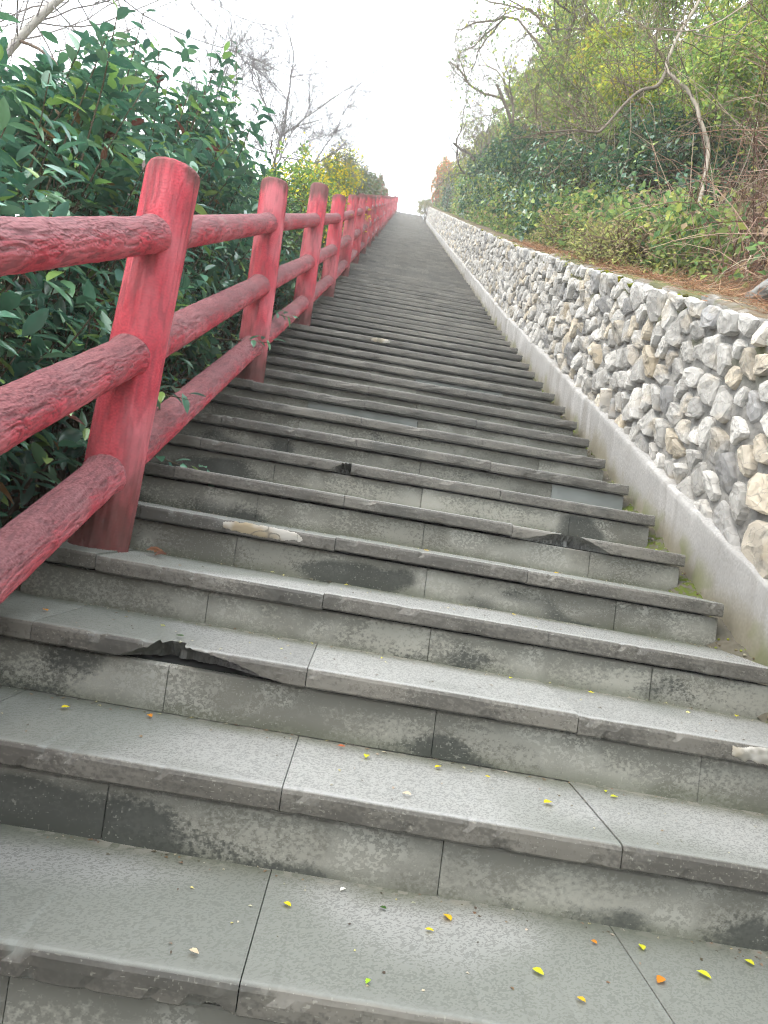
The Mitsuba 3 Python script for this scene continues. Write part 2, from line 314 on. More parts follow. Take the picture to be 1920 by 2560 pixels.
for k in range(KMIN, KMAX + 1):
    fine = 0.012 if 0 <= k <= 4 else 0.022 if k <= 7 else 0.05 if k <= 16 else 0.3 if k <= KNEAR else 9
    tj, rj = TJ(k), RJ(k)
    for i in range(4):
        g = 0.0009 if k < 20 else 0.0
        v, f, uv = tread_slab(k, tj[i] + g, tj[i + 1] - g, rs, fine)
        if k <= KNEAR:
            if (k, i) in CHIPS:
                got = carve(v, f, [blob(k, *c) for c in CHIPS[(k, i)]])
                if got is not None:
                    w = got[0]; yl = w[:, 1] - k * DEP - JIT[k][0] - SKEW * w[:, 0]
                    v, f = got; uv = np.column_stack([np.full(len(v), uv[0, 0]), np.clip(yl / DEP, 0, 1)])
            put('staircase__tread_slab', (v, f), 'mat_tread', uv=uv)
        else: far_t.append((v, f, uv))
        v, f, uv = riser_slab(k, rj[i] + g, rj[i + 1] - g, rs, fine)
        if k <= KNEAR: put('staircase__riser_slab', (v, f), 'mat_new_stone' if (k, i) in NEWR else 'mat_riser', uv=uv)
        else: far_r.append((v, f, uv))
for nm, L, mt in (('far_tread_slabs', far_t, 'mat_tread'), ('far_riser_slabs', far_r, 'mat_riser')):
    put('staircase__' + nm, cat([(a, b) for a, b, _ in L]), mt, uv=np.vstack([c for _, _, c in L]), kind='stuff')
def patch_mesh(k, xa, xb, seed, z0=-0.040, z1=-0.003, thick=0.0003):
    """Lime repair skim on the front face of a nosing: an uneven thin pad that follows it."""
    r = np.random.default_rng(seed); n, m = 26, 9
    X = np.linspace(xa, xb, n); s = np.sin(np.pi * np.linspace(0.03, 0.97, n)) ** 0.35
    lo = z0 + (1 - s) * 0.018 + r.normal(0, 0.0018, n); hi = z1 - (1 - s) * 0.016 + r.normal(0, 0.0014, n)
    t = np.linspace(0, 1, m); Z = lo[:, None] + (hi - lo)[:, None] * t
    bul = np.sin(np.pi * t)[None] ** 0.5 * s[:, None]
    wv = (meshkit.fbm(np.stack([X * 9 + k * 7.1, X * 0 + k, X * 0], -1), 3) - 0.5) * 0.007
    Y = wv[:, None] + 0.0026 - (0.0040 + thick) * bul - 0.0012 * meshkit.fbm(np.stack([X[:, None] * 60 + 0 * Z, Z * 60, 0 * Z + seed], -1), 3) * bul
    v = world(k, np.repeat(X[:, None], m, 1), Y - 0.002, Z).reshape(-1, 3)
    return v, grid_faces(n, m)
for k, xa, xb, sd in ((4, -0.345, -0.10, 1), (2, 0.93, 1.175, 2), (15, -0.06, 0.09, 3)):
    put('staircase__repair_patch', patch_mesh(k, xa, xb, sd), 'mat_patch', label='pale cracked lime repair on the front of a step')

# ------------------------------------------------------------------ retaining wall: kerb, mortar, stones
yk = np.unique(np.concatenate([np.arange(-3.2, 7, 0.03), np.arange(7, 16, 0.1), np.arange(16, 38.6, 0.3), [38.5]]))
WALL = 'retaining_wall'
labels[WALL] = {'label': 'long retaining wall of pale rubble stones on a concrete kerb right of the stairs', 'category': 'wall'}
KX, KT = 1.2501, 0.0923
def rn(y, a, s, seed): return (meshkit.fbm(np.stack([y * s, 0 * y + seed, 0 * y], -1), 4) - 0.5) * a
prof = [(KX + 0.004, -1.0), (KX + 0.002, -0.30), (KX, -0.15), (KX, -0.05), (KX, 0.02), (KX, KT - 0.035), (KX + 0.001, KT - 0.012), (KX + 0.008, KT - 0.002), (KX + 0.024, KT), (KX + 0.11, KT - 0.004)]
V, U = [], []
for j, (x, zo) in enumerate(prof):
    amp = 0.012 if 2 <= j <= 5 else 0.016 if j >= 6 else 0.004
    V.append(np.column_stack([x + rn(yk, amp, 4, j * 0.35) + rn(yk, 0.006 if j >= 6 else 0.002, 40, j), yk, zs(yk) + zo + (rn(yk, 0.014, 3, 50) + rn(yk, 0.010, 35, 60 + j * 0.5) if j >= 6 else 0)]))
    U.append(np.column_stack([yk * 0 + 0.5, yk * 0 + zo + 0.10]))
V = np.stack(V, 1).reshape(-1, 3); U = np.stack(U, 1).reshape(-1, 2)
put(WALL + '__kerb', (V, grid_faces(len(yk), len(prof))[:, ::-1]), 'mat_kerb', smooth=True, uv=U, label='pale grey concrete kerb along the foot of the stone wall')
WX0, WX1, WT0, WT1 = 1.300, 1.345, 0.075, 0.835
nt = 34; tt = np.linspace(0, 1, nt)
X = WX0 + (WX1 - WX0) * tt[None] + 0 * yk[:, None]; Z = zs(yk)[:, None] + WT0 + (WT1 - WT0) * tt[None]
pn = np.stack([yk[:, None] * 14 + 0 * tt[None], Z * 14, 0 * X], -1)
X = X + (meshkit.fbm(pn, 4) - 0.5) * 0.034
Z = Z + (tt[None] ** 6) * (rn(yk, 0.06, 2.2, 7) + rn(yk, 0.03, 14, 8))[:, None]
cols = np.stack([X, yk[:, None] + 0 * X, Z], -1)
topx = np.array([0.03, 0.10, 0.2, 0.34])
top = np.stack([WX1 + topx[None] + 0 * yk[:, None], yk[:, None] + 0 * topx[None], Z[:, -1:] + 0.012 - 0.10 * np.clip(topx[None] - 0.2, 0, 1) + (meshkit.fbm(np.stack([yk[:, None] * 8 + 0 * topx[None], topx[None] * 9 + 0 * yk[:, None], 0 * yk[:, None] + 0 * topx[None]], -1), 3) - 0.5) * 0.03], -1)
allv = np.concatenate([cols, top], 1); m = allv.shape[1]
uvw = np.stack([np.full(allv.shape[:2], 0.5), np.repeat(np.concatenate([tt, np.ones(4)])[None], len(yk), 0)], -1).reshape(-1, 2)
vv = allv.reshape(-1, 3); ff = grid_faces(len(yk), m)[:, ::-1]
e = (len(yk) - 1) * m; cap = [(e + i, e + i + 1, e + m - 1) for i in range(m - 2)]
lastb = len(vv); vv = np.vstack([vv, [[1.69, 38.5, zs(38.5) - 0.3]], [[1.30, 38.5, zs(38.5) - 0.3]]]); uvw = np.vstack([uvw, [[.5, 0], [.5, 0]]])
cap += [(e, e + m - 1, lastb), (e, lastb, lastb + 1)]
put(WALL + '__mortar', (vv, np.vstack([ff, cap])), 'mat_mortar', smooth=True, uv=uvw)

rw = np.random.default_rng(11)
def wall_points(y0, y1, rmin, rmax, tries):
    P = []; R = []
    cells = {}
    for _ in range(tries):
        y, t, r = rw.uniform(y0, y1), rw.uniform(0.0, 0.76), rmin + (rmax - rmin) * rw.random() ** 1.5
        c = (int(y / 0.2), int(t / 0.2)); ok = True
        for a in (-1, 0, 1):
            for b in (-1, 0, 1):
                for (q, s, rr) in cells.get((c[0] + a, c[1] + b), ()):
                    if (q - y) ** 2 + ((s - t) * 0.82) ** 2 < (0.5 * (r + rr)) ** 2: ok = False; break
        if ok: cells.setdefault(c, []).append((y, t, r)); P.append((y, t)); R.append(r)
    return np.array(P)
pts = np.vstack([wall_points(-1.6, 14, 0.058, 0.185, 30000), wall_points(14.05, 38.4, 0.09, 0.17, 22000)])
big = ((pts - [1.22, 0.085]) ** 2 / np.array([0.20, 0.13]) ** 2).sum(1) < 1       # one large flat stone stands at the foot of the wall
pts = np.vstack([pts[~big], [[1.22, 0.085]]])
mir = np.vstack([pts, np.column_stack([pts[:, 0], -0.03 - pts[:, 1]]), np.column_stack([pts[:, 0], 1.545 - pts[:, 1]]), [[-9, 0], [60, 0], [10, 20], [10, -20]]])
vor = Voronoi(mir)
stones = []
for i in range(len(pts)):
    reg = vor.regions[vor.point_region[i]]
    if -1 in reg or len(reg) < 3: continue
    poly = vor.vertices[reg]; c = poly.mean(0)
    if np.abs(poly - c).max() > 0.3 or c[0] > 38.3: continue
    an = np.argsort(np.arctan2(*(poly - c).T[::-1])); poly = poly[an]
    stones.append((c, poly))
stones.sort(key=lambda s: s[0][0])
def wall_map(s, t, out):
    return np.stack([WX0 + (WX1 - WX0) * (t / 0.76) - out, s, zs(s) + WT0 + t * (WT1 - WT0) / 0.76], -1)
def make_stone(c, poly, detail):
    # resample the outline unevenly, shrink for the mortar joint
    nx = np.roll(poly, -1, axis=0); el = np.linalg.norm(nx - poly, axis=1)
    ring = []
    for a, b, l in zip(poly, nx, el):
        if l < 0.012: continue
        ring.append(a + (b - a) * rw.uniform(0.10, 0.2))
        if detail: ring.append(a + (b - a) * rw.uniform(0.45, 0.75))
    ring = np.array(ring); n = len(ring)
    size = math.sqrt(0.5 * abs(np.dot(poly[:, 0], np.roll(poly[:, 1], 1)) - np.dot(poly[:, 1], np.roll(poly[:, 0], 1))))
    gap = rw.uniform(0.006, 0.018)
    rad = ring - c; L = np.linalg.norm(rad, axis=1, keepdims=True)
    rad = rad * np.clip(1 - gap / L, 0.5, 1) * rw.uniform(0.90, 1.0, (n, 1))
    D = size * rw.uniform(0.09, 0.22) + 0.009
    tl = rw.normal(0, 0.26, 2)
    layers = []
    specs = ((1.03, -0.03), (1.0, 0.45), (0.90, 0.90), (0.50, 1.0)) if detail else ((1.0, -0.02), (0.95, 0.45), (0.6, 0.95))
    for sc, dp in specs:
        rr = rad * sc * rw.uniform(0.95, 1.03, (n, 1)); q = c + rr
        out = D * dp * rw.uniform(0.86, 1.10, n) + (rr @ tl) * max(dp, 0) * 0.7 if dp > 0 else np.full(n, dp)
        layers.append(wall_map(q[:, 0], q[:, 1], out))
    cen = wall_map(np.array([c[0] + rw.normal(0, size * .08)]), np.array([c[1] + rw.normal(0, size * .08)]), np.array([D * rw.uniform(0.9, 1.1)]))
    v = np.vstack(layers + [cen]); f = grid_faces(len(specs), n, True)
    k = (len(specs) - 1) * n; f = np.vstack([f, [(k + i, k + (i + 1) % n, len(v) - 1) for i in range(n)]])
    if detail == 2:
        v, f = trimesh.remesh.subdivide(v, f)
        nz = meshkit.fbm(v * 30, 3); v = v + norm(v - (wall_map(c[0], c[1], -0.02))) * ((nz - 0.5) * 0.009)[:, None]
    return v, f
first = [i for i, s in enumerate(stones) if s[0][0] > 0.75][:300]
fset = set(first); farv = []
for i, (c, poly) in enumerate(stones):
    near = i in fset
    v, f = make_stone(c, poly, 2 if near and c[0] < 4 else 1 if c[0] < 12 else 0)
    uv = np.tile([0.93, 0.35] if abs(c[0] - 1.22) < 0.06 and abs(c[1] - 0.085) < 0.05 else rw.random(2), (len(v), 1))
    if near: put(WALL + '__stone', (v, f), 'mat_wallstone', uv=uv)
    else: farv.append((v, f, uv))
put(WALL + '__far_stones', cat([(a, b) for a, b, _ in farv]), 'mat_wallstone', uv=np.vstack([c for _, _, c in farv]), kind='stuff')

# ------------------------------------------------------------------ red rail fence (concrete cast as logs)
FX = -0.655
FENCE = 'rail_fence'
labels[FENCE] = {'label': 'red painted fence of round log-shaped posts with three rails left of the stairs', 'category': 'fence'}
def log_mesh(p0, p1, r0, r1, na, nl, kind, seed, cap=True, taper_end=0.0):
    p0, p1 = np.asarray(p0, float), np.asarray(p1, float); L = np.linalg.norm(p1 - p0); ax = (p1 - p0) / L
    ref = np.array([1.0, 0, 0]) if abs(ax[2]) > 0.8 else np.array([0, 0, 1.0])
    a = norm(np.cross(ax, ref)); b = np.cross(ax, a)
    t = np.linspace(0, 1, nl); th = np.arange(na) / na * 2 * np.pi
    if kind == 'post': t = np.concatenate([t * (1 - 0.012 / L), [1 - 0.004 / L, 1.0, 1.0, 1.0]])
    R = np.repeat((r0 + (r1 - r0) * t)[:, None], na, 1)
    q = np.stack([np.cos(th)[None] * 1.0 + 0 * t[:, None], np.sin(th)[None] + 0 * t[:, None], t[:, None] * L + 0 * th[None]], -1)
    if kind == 'post':
        w = meshkit.fbm(q * [4.2, 4.2, 1.5] + seed * 5.3, 4) - 0.5
        g = meshkit.noise(q * [9.5, 9.5, 2.6] + seed) - 0.5
        R = R * (1 + 0.05 * w) + 0.0065 * g
        R[-4] -= 0.0035; R[-3] -= 0.010; R[-2] *= 0.62; R[-1] *= 0.05
    else:
        w = meshkit.fbm(q * [1.6, 1.6, 3.0] + seed * 3.7, 3) - 0.5
        ripple = meshkit.fbm(q * [5.0, 5.0, 22.0] + w[..., None] * 2.0 + seed, 3) - 0.5
        dd = np.minimum(t, 1 - t)[:, None] * L
        R = R * (1 + 0.05 * w) + 0.0055 * ripple + 0.007 * np.exp(-((dd - 0.080) / 0.016) ** 2)     # a smear of render closes each joint
    ctr = p0 + t[:, None] * (p1 - p0)
    if kind == 'post': ctr[-3] += ax * 0.000; ctr[-2] += ax * 0.006; ctr[-1] += ax * 0.008
    v = ctr[:, None] + R[..., None] * (np.cos(th)[None, :, None] * a + np.sin(th)[None, :, None] * b)
    uv = np.stack([np.repeat(t[:, None] * L, na, 1), np.full((len(t), na), 0.0 if kind == 'post' else 2.0)], -1)
    return v.reshape(-1, 3), grid_faces(len(t), na, True)[:, ::-1], uv.reshape(-1, 2)
posts = []
rf = np.random.default_rng(3)
for n, k in enumerate(range(-3, KMAX - 1, 6)):
    y = k * DEP + 0.20 + SKEW * FX
    z = step_z(k) + Q * FX
    hgt = 1.135 if n == 1 else 1.17 + rf.normal(0, 0.012) + (0.012 if n > 2 else 0)
    lean = np.array([0.055, 0.0, 0]) if n == 1 else np.array([rf.normal(0.004, 0.006), rf.normal(0, 0.006), 0])
    x = FX - (0.012 if n == 1 else 0) + rf.normal(0, 0.003)
    posts.append((np.array([x, y, z]), lean, hgt, n))
for base, lean, hgt, n in posts:
    na, nl = (110, 190) if n <= 1 else (72, 110) if n <= 3 else (28, 36) if n <= 8 else (14, 10)
    v, f, uv = log_mesh(base + [0, 0, -0.02] - lean * 0.02, base + lean + [0, 0, hgt], 0.0825, 0.0765, na, nl, 'post', n * 1.7)
    put(FENCE + '__post', (v, f), 'mat_red', smooth=True, uv=uv)
for i in range(len(posts) - 1):
    (b0, l0, h0, n), (b1, l1, h1, _) = posts[i], posts[i + 1]
    for j, (off, rr) in enumerate(((0.842, 0.051), (0.488, 0.057), (0.146, 0.057))):
        up = 0.20 * M0 * 0.97     # the posts stand 0.2 m behind the nosing
        a = b0 + l0 * (off + up) / h0 + [0, 0, off + up]; b = b1 + l1 * (off + up) / h1 + [0, 0, off + up]
        na, nl = (72, 230) if i <= 1 else (48, 120) if i <= 3 else (20, 30) if i <= 8 else (10, 6)
        v, f, uv = log_mesh(a, b, rr, rr * 0.97, na, nl, 'rail', i * 3 + j)
        put(FENCE + '__rail', (v, f), 'mat_red', smooth=True, uv=uv)

# ------------------------------------------------------------------ foliage tools
BIG_V, BIG_F = [], []
def leaf_template(hw, tip, fold, droop, ser=False):
    st = np.array([0.0, 0.22, 0.5, 0.78, 1.0]); w = np.array([0.04, 0.78, 1.0, 0.62, 0.0]) * hw
    mid = np.stack([0 * st, st, -droop * st ** 2], -1)
    lf = np.stack([-w[1:4], st[1:4] + 0.03, fold * w[1:4] - droop * st[1:4] ** 2], -1)
    rt = lf * [-1, 1, 1]
    v = np.vstack([mid, lf, rt])    # 0-4 mid, 5-7 left, 8-10 right
    f = [(0, 1, 5), (1, 6, 5), (1, 2, 6), (2, 7, 6), (2, 3, 7), (3, 4, 7), (0, 8, 1), (1, 8, 9), (1, 9, 2), (2, 9, 10), (2, 10, 3), (3, 10, 4)]
    return v, np.array(f)
BROAD = leaf_template(0.20, 1, 0.35, 0.16)
def small_template(hw=0.28, fold=0.3, droop=0.12):
    v = np.array([[0, 0, 0], [-hw, 0.45, fold * hw], [0, 0.5, -droop * .3], [hw, 0.45, fold * hw], [0, 1, -droop]])
    return v, np.array([(0, 2, 1), (0, 3, 2), (1, 2, 4), (2, 3, 4)])
SMALL = small_template(); IVY = small_template(0.42, 0.25, 0.2); NARROW = small_template(0.16, 0.2, 0.25)
NEEDLE = (np.array([[-.5, 0, 0], [.5, 0, 0], [0, .5, .9], [0, 1, 0.0]]) * [0.02, 1, 0.02], np.array([(0, 1, 3), (1, 2, 3), (2, 0, 3)]))
def leaves(tmpl, pos, axis, nrm, size, col):
    tv, tf = tmpl; n = len(pos)
    a = norm(axis); b = norm(np.cross(a, nrm)); c = np.cross(b, a)
    size = np.broadcast_to(np.asarray(size, float), (n,))
    v = pos[:, None] + size[:, None, None] * (tv[None, :, :1] * b[:, None] + tv[None, :, 1:2] * a[:, None] + tv[None, :, 2:] * c[:, None])
    f = tf[None] + (np.arange(n) * len(tv))[:, None, None]
    return v, f, np.repeat(np.asarray(col)[:, None, :], len(tv), 1)
def flat(L): return L[0].reshape(-1, 3), L[1].reshape(-1, 3), L[2].reshape(-1, 3)
def randn(r, n): return norm(r.normal(size=(n, 3)))
def palette(r, n, cols, wts, var=0.25):
    cols = np.array(cols, float); wts = np.array(wts, float); idx = r.choice(len(cols), n, p=wts / wts.sum())
    return np.clip(cols[idx] * (1 + r.uniform(-var, var, (n, 1))) * (1 + r.uniform(-0.08, 0.08, (n, 3))), 0.003, 0.9)
def put_tubes(base, tubes, col, r, **lab):
    v, f = cat(tubes)
    n = np.concatenate([np.full(len(t[0]), 1.0 + r.uniform(-0.25, 0.25)) for t in tubes])
    return put(base, (v, f), 'mat_twig', smooth=True, color=np.asarray(col)[None] * n[:, None], **lab)
def bez(a, b, c, n): t = np.linspace(0, 1, n)[:, None]; return (1 - t) ** 2 * a + 2 * t * (1 - t) * b + t ** 2 * c
def visible_size(p, size):
    d = p - CAM; z = d @ CF; x = d @ CR / np.maximum(z, 1e-3); y = d @ CU / np.maximum(z, 1e-3)
    ok = (z > 0.3) & (np.abs(x) < 0.55) & (np.abs(y) < 0.73)
    return np.where(ok, size / np.maximum(z, 0.1), 0)

def shrub(name, center, radii, nshoot, nleaf, tmpl, size, cols, wts, seed, label, category, group=None, mat='mat_leaf', clip=None, parts=0, shoots=(), up=0.8, spread=62, seg=0.22, stemcol=(0.10, 0.085, 0.06), noise_amp=0.35, shell=0.45, extra=None, stems=None):
    r = np.random.default_rng(seed); center = np.array(center, float); radii = np.array(radii, float)
    d = randn(r, nshoot); d[:, 2] = np.where(d[:, 2] < -0.5, -d[:, 2], d[:, 2])
    rad = (shell + (1 - shell) * r.random(nshoot) ** 0.5)
    lump = 1 + noise_amp * 2 * (meshkit.noise(d * 2.3 + seed) - 0.5) + r.normal(0, 0.06, nshoot)
    tip = center + d * radii * (rad * lump)[:, None]
    tip[:, 2] += (tip[:, 1] - center[1]) * (M0 + (0.0235 if center[1] > 6.5 else 0))      # the row follows the slope
    dire = norm(d * 0.7 + np.array([0, 0, up]) + r.normal(0, 0.28, (nshoot, 3)))
    if len(shoots):
        tip = np.vstack([tip, np.array(shoots, float)]); ns = len(shoots)
        dire = np.vstack([dire, norm(np.array([0.05, 0, 1.0]) + r.normal(0, 0.1, (ns, 3)))])
    base = np.array([center[0], center[1], float(terrain_z(np.array(center[0]), np.array(center[1])))])
    n = len(tip); frac = (np.arange(nleaf) + 0.5) / nleaf
    fr = np.clip(frac[None] + r.normal(0, 0.04, (n, nleaf)), 0, 1.02)
    segl = seg * r.uniform(0.7, 1.3, n)
    if len(shoots): segl[-len(shoots):] = 0.5
    pos = tip[:, None] - dire[:, None] * (segl[:, None] * (1 - fr))[..., None]
    ang = np.arange(nleaf)[None] * 2.4 + r.uniform(0, 6.28, (n, 1)) + r.normal(0, 0.3, (n, nleaf))
    ref = norm(np.cross(dire, randn(r, n))); ref2 = np.cross(dire, ref)
    radial = np.cos(ang)[..., None] * ref[:, None] + np.sin(ang)[..., None] * ref2[:, None]
    el = np.radians(spread + r.normal(0, 14, (n, nleaf)) - 30 * (fr - 0.6))
    ax = np.cos(el)[..., None] * dire[:, None] + np.sin(el)[..., None] * radial
    ax[..., 2] -= 0.22
    nm = dire[:, None] * 0.8 + np.array([0, 0, 0.7]) + r.normal(0, 0.25, (n, nleaf, 3))
    pos, ax, nm = pos.reshape(-1, 3), norm(ax.reshape(-1, 3)), nm.reshape(-1, 3)
    sz = size * r.uniform(0.6, 1.2, len(pos)) * np.where(fr.ravel() > 0.9, 0.7, 1)
    keep = pos[:, 2] > terrain_z(pos[:, 0], pos[:, 1]) + 0.02
    endp = pos + ax * sz[:, None]
    if clip is not None: keep &= clip(pos) & clip(endp)
    pos, ax, nm, sz = pos[keep], ax[keep], nm[keep], sz[keep]
    L = leaves(tmpl, pos, ax, nm, sz, palette(r, len(pos), cols, wts))
    key = key_for(name); labels[key] = {'label': label, 'category': category}
    if group: labels[key]['group'] = group
    vis = visible_size(pos, sz)
    order = np.argsort(-vis); pick = order[:parts][vis[order[:parts]] > 0.0] if parts else []
    for i in pick: put(key + '__leaf', (L[0][i], tmpl[1]), mat, smooth=True, color=L[2][i])
    rest = np.setdiff1d(np.arange(len(pos)), pick)
    put(key + '__foliage', flat((L[0][rest], np.broadcast_to(tmpl[1], (len(rest),) + tmpl[1].shape) + (np.arange(len(rest)) * len(tmpl[0]))[:, None, None], L[2][rest])) [:2], mat, smooth=True, color=L[2][rest].reshape(-1, 3), kind='stuff')
    tubes = []
    for i in range(n):
        if i % 2 and len(tip) > 140 and i < nshoot: continue
        if stems is not None and i >= stems: break
        root = base + np.array([r.normal(0, 0.18 * radii[0]), r.normal(0, 0.25 * radii[1]), -0.03])
        midp = root * 0.5 + tip[i] * 0.5 + np.array([r.normal(0, 0.08), r.normal(0, 0.08), 0.12])
        pth = bez(root, midp, tip[i], 7) + r.normal(0, 0.006, (7, 3))
        if clip is not None and not clip(pth).all(): continue
        tubes.append(tube(pth, np.linspace(0.0075, 0.0018, 7), 4))
    if tubes: put_tubes(key + '__stems', tubes, stemcol, r, kind='stuff')
    if extra: extra(key, tip, dire, r)
    return key

def grow(r, start, direc, length, rad, level, out, kids, wig, trop, minlen, ratio=0.62, wide=0.95):
    n = max(4 if level else 3, min(9, int(length / 0.14))); pts = [np.array(start, float)]; d = norm(np.array(direc, float))
    for _ in range(n - 1):
        d = norm(d + r.normal(0, wig, 3) + np.array([0, 0, trop])); pts.append(pts[-1] + d * length / (n - 1))
    pts = np.array(pts); out.append((pts, np.linspace(rad, rad * 0.55, n), level))
    if level <= 0 or length < minlen: return
    for c in range(kids[level - 1] if level <= len(kids) else 3):
        t = r.uniform(0.3, 1.0) if c else 1.0
        i = min(n - 1, int(t * (n - 1))); dd = norm(pts[min(i + 1, n - 1)] - pts[max(i - 1, 0)])
        side = norm(np.cross(dd, randn(r, 1)[0])); an = r.uniform(0.35, wide) if c else r.uniform(0.1, 0.35)
        grow(r, pts[i], math.cos(an) * dd + math.sin(an) * side, length * ratio * r.uniform(0.75, 1.2), rad * (0.55 if c else 0.62), level - 1, out, kids, wig, trop, minlen, ratio, wide)
def bare_tree(name, start, direc, length, rad, levels, kids, seed, label, category='tree', wig=0.14, trop=0.03, col=(0.16, 0.145, 0.135), leafargs=None, ratio=0.62, group=None, clip=None, wide=0.95, rmin=0.0011):
    r = np.random.default_rng(seed); out = []
    grow(r, start, direc, length, rad, levels, out, kids, wig, trop, 0.05, ratio, wide)
    if clip is not None: out = [o for o in out if clip(o[0]).all()]
    key = key_for(name); labels[key] = {'label': label, 'category': category}
    if group: labels[key]['group'] = group
    sides = lambda l: 8 if l >= levels else 5 if l >= levels - 2 else 3
    put_tubes(key + '__trunk', [tube(p, q, sides(l)) for p, q, l in out if l == levels], col, r)
    put_tubes(key + '__branches', [tube(p, np.maximum(q, rmin), sides(l)) for p, q, l in out if l < levels], col, r, kind='stuff')
    if leafargs:
        tips = np.vstack([p[1:] for p, q, l in out if l <= 1]); n = leafargs['n']
        idx = r.integers(0, len(tips), n); pos = tips[idx] + r.normal(0, leafargs.get('j', 0.03), (n, 3))
        L = leaves(leafargs['t'], pos, randn(r, n) + [0, 0, -0.3], randn(r, n) * 0.7 + [0, 0, 0.8], leafargs['s'] * r.uniform(0.6, 1.2, n), palette(r, n, leafargs['c'], leafargs['w']))
        v, f, c = flat(L); put(key + '__foliage', (v, f), 'mat_thin_leaf', smooth=True, color=c, kind='stuff')
    return key

# ------------------------------------------------------------------ left hedge
ORD = ['first', 'second', 'third', 'fourth', 'fifth', 'sixth', 'seventh', 'eighth']
DARK, MIDG, YG = (0.022, 0.058, 0.030), (0.040, 0.095, 0.042), (0.14, 0.22, 0.045)
PHOT = [(0.074, 0.180, 0.130), (0.100, 0.225, 0.150), (0.150, 0.290, 0.165), (0.27, 0.43, 0.13), (0.14, 0.05, 0.035), (0.30, 0.16, 0.07)]
PW = [34, 34, 20, 9, 1.6, 1.0]
cl = lambda p: p[:, 0] < -0.735
cl2 = lambda p: p[:, 0] < -0.70
def S(x, y, off): return (x, y, float(zs(y)) + off)
shrub('evergreen_shrub', S(-1.42, 0.75, 0.42), (0.72, 0.85, 0.86), 400, 11, BROAD, 0.106, PHOT, PW, 21, 'dark glossy evergreen shrub at the left edge, nearest in the hedge', 'shrub', clip=cl, parts=260)
shrub('evergreen_shrub', S(-1.50, 2.0, 0.62), (0.76, 0.85, 0.95), 400, 11, BROAD, 0.106, PHOT, PW, 22, 'dark evergreen shrub behind the nearest red post, with upright leafy shoots', 'shrub', clip=cl, parts=260,
      shoots=[S(-1.30, 2.45, 1.83), S(-1.36, 2.6, 1.70), S(-1.42, 2.4, 1.62), S(-1.22, 2.5, 1.58), S(-1.34, 2.55, 1.50)])
shrub('evergreen_shrub', S(-1.48, 3.3, 0.68), (0.72, 0.85, 0.98), 380, 11, BROAD, 0.100, PHOT, PW, 23, 'dark evergreen shrub between the first and second red posts', 'shrub', clip=cl, parts=220,
      shoots=[S(-1.28, 3.5, 1.72), S(-1.2, 3.6, 1.6), S(-1.38, 3.7, 1.66)])
shrub('evergreen_shrub', S(-1.46, 4.6, 0.56), (0.66, 0.80, 0.88), 360, 11, BROAD, 0.095, PHOT, PW, 24, 'evergreen shrub behind the second red post, with one tall thin leafy shoot', 'shrub', clip=cl, parts=160,
      shoots=[S(-1.54, 5.0, 2.30), S(-1.50, 5.05, 2.0), S(-1.42, 4.9, 1.75), S(-1.25, 5.2, 1.6)])
shrub('evergreen_shrub', S(-1.36, 6.1, 0.45), (0.60, 0.85, 0.78), 320, 10, BROAD, 0.080, [(0.08, 0.17, 0.07), (0.12, 0.24, 0.08), (0.20, 0.33, 0.09), (0.06, 0.14, 0.08)], [3, 3, 2, 3], 25, 'mid green evergreen shrub behind the third red post', 'shrub', clip=cl)
LG = [(0.19, 0.33, 0.09), (0.30, 0.44, 0.10), (0.12, 0.21, 0.08), (0.64, 0.58, 0.06)]
def flowers(col, n, s):
    def add(key, tip, dire, r):
        k = r.integers(0, len(tip), n); pos = tip[k] + r.normal(0, 0.05, (n, 3)) + [0.02, 0, 0.02]
        L = leaves(SMALL, pos, randn(r, n), randn(r, n) + [0, 0, 0.8], s * r.uniform(0.6, 1.2, n), palette(r, n, [col], [1]))
        v, f, c = flat(L); put(key + '__blossom', (v, f), 'mat_thin_leaf', smooth=True, color=c, kind='stuff')
    return add
shrub('flowering_shrub', S(-1.32, 7.8, 0.72), (0.60, 1.1, 0.88), 380, 9, SMALL, 0.070, LG, [5, 5, 3, 1.0], 26, 'light green shrub with scattered yellow blossom, nearer of the two', 'shrub', clip=cl, mat='mat_thin_leaf', extra=flowers((0.75, 0.60, 0.04), 900, 0.042))
shrub('flowering_shrub', S(-1.26, 11.4, 0.82), (0.56, 1.6, 1.05), 420, 9, SMALL, 0.072, LG, [5, 5, 2, 2.5], 27, 'shrub covered in bright yellow blossom, further up the fence', 'shrub', clip=cl, mat='mat_thin_leaf', extra=flowers((0.85, 0.66, 0.03), 2600, 0.050))
SM = [(0.08, 0.13, 0.065), (0.12, 0.18, 0.075), (0.18, 0.22, 0.09), (0.27, 0.15, 0.09)]
shrub('small_leaved_shrub', S(-1.20, 15.2, 0.85), (0.52, 2.0, 1.05), 480, 9, SMALL, 0.072, SM, [4, 4, 3, 0.6], 28, 'grey green small-leaved shrub above the yellow blossom', 'shrub', clip=cl)
shrub('small_leaved_shrub', S(-1.16, 20.0, 0.85), (0.48, 3.0, 1.0), 480, 9, SMALL, 0.088, SM, [4, 4, 3, 1.2], 29, 'small-leaved shrub further up the fence, second from the top on the left', 'shrub', clip=cl)
shrub('small_leaved_shrub', S(-1.12, 28.5, 0.80), (0.42, 6.0, 0.95), 560, 9, SMALL, 0.11, SM + [(0.26, 0.08, 0.06)], [4, 4, 3, 2, 3], 30, 'reddish small-leaved shrub near the top of the fence', 'shrub', clip=cl)
low_x = np.array([-1.02, 0.4])
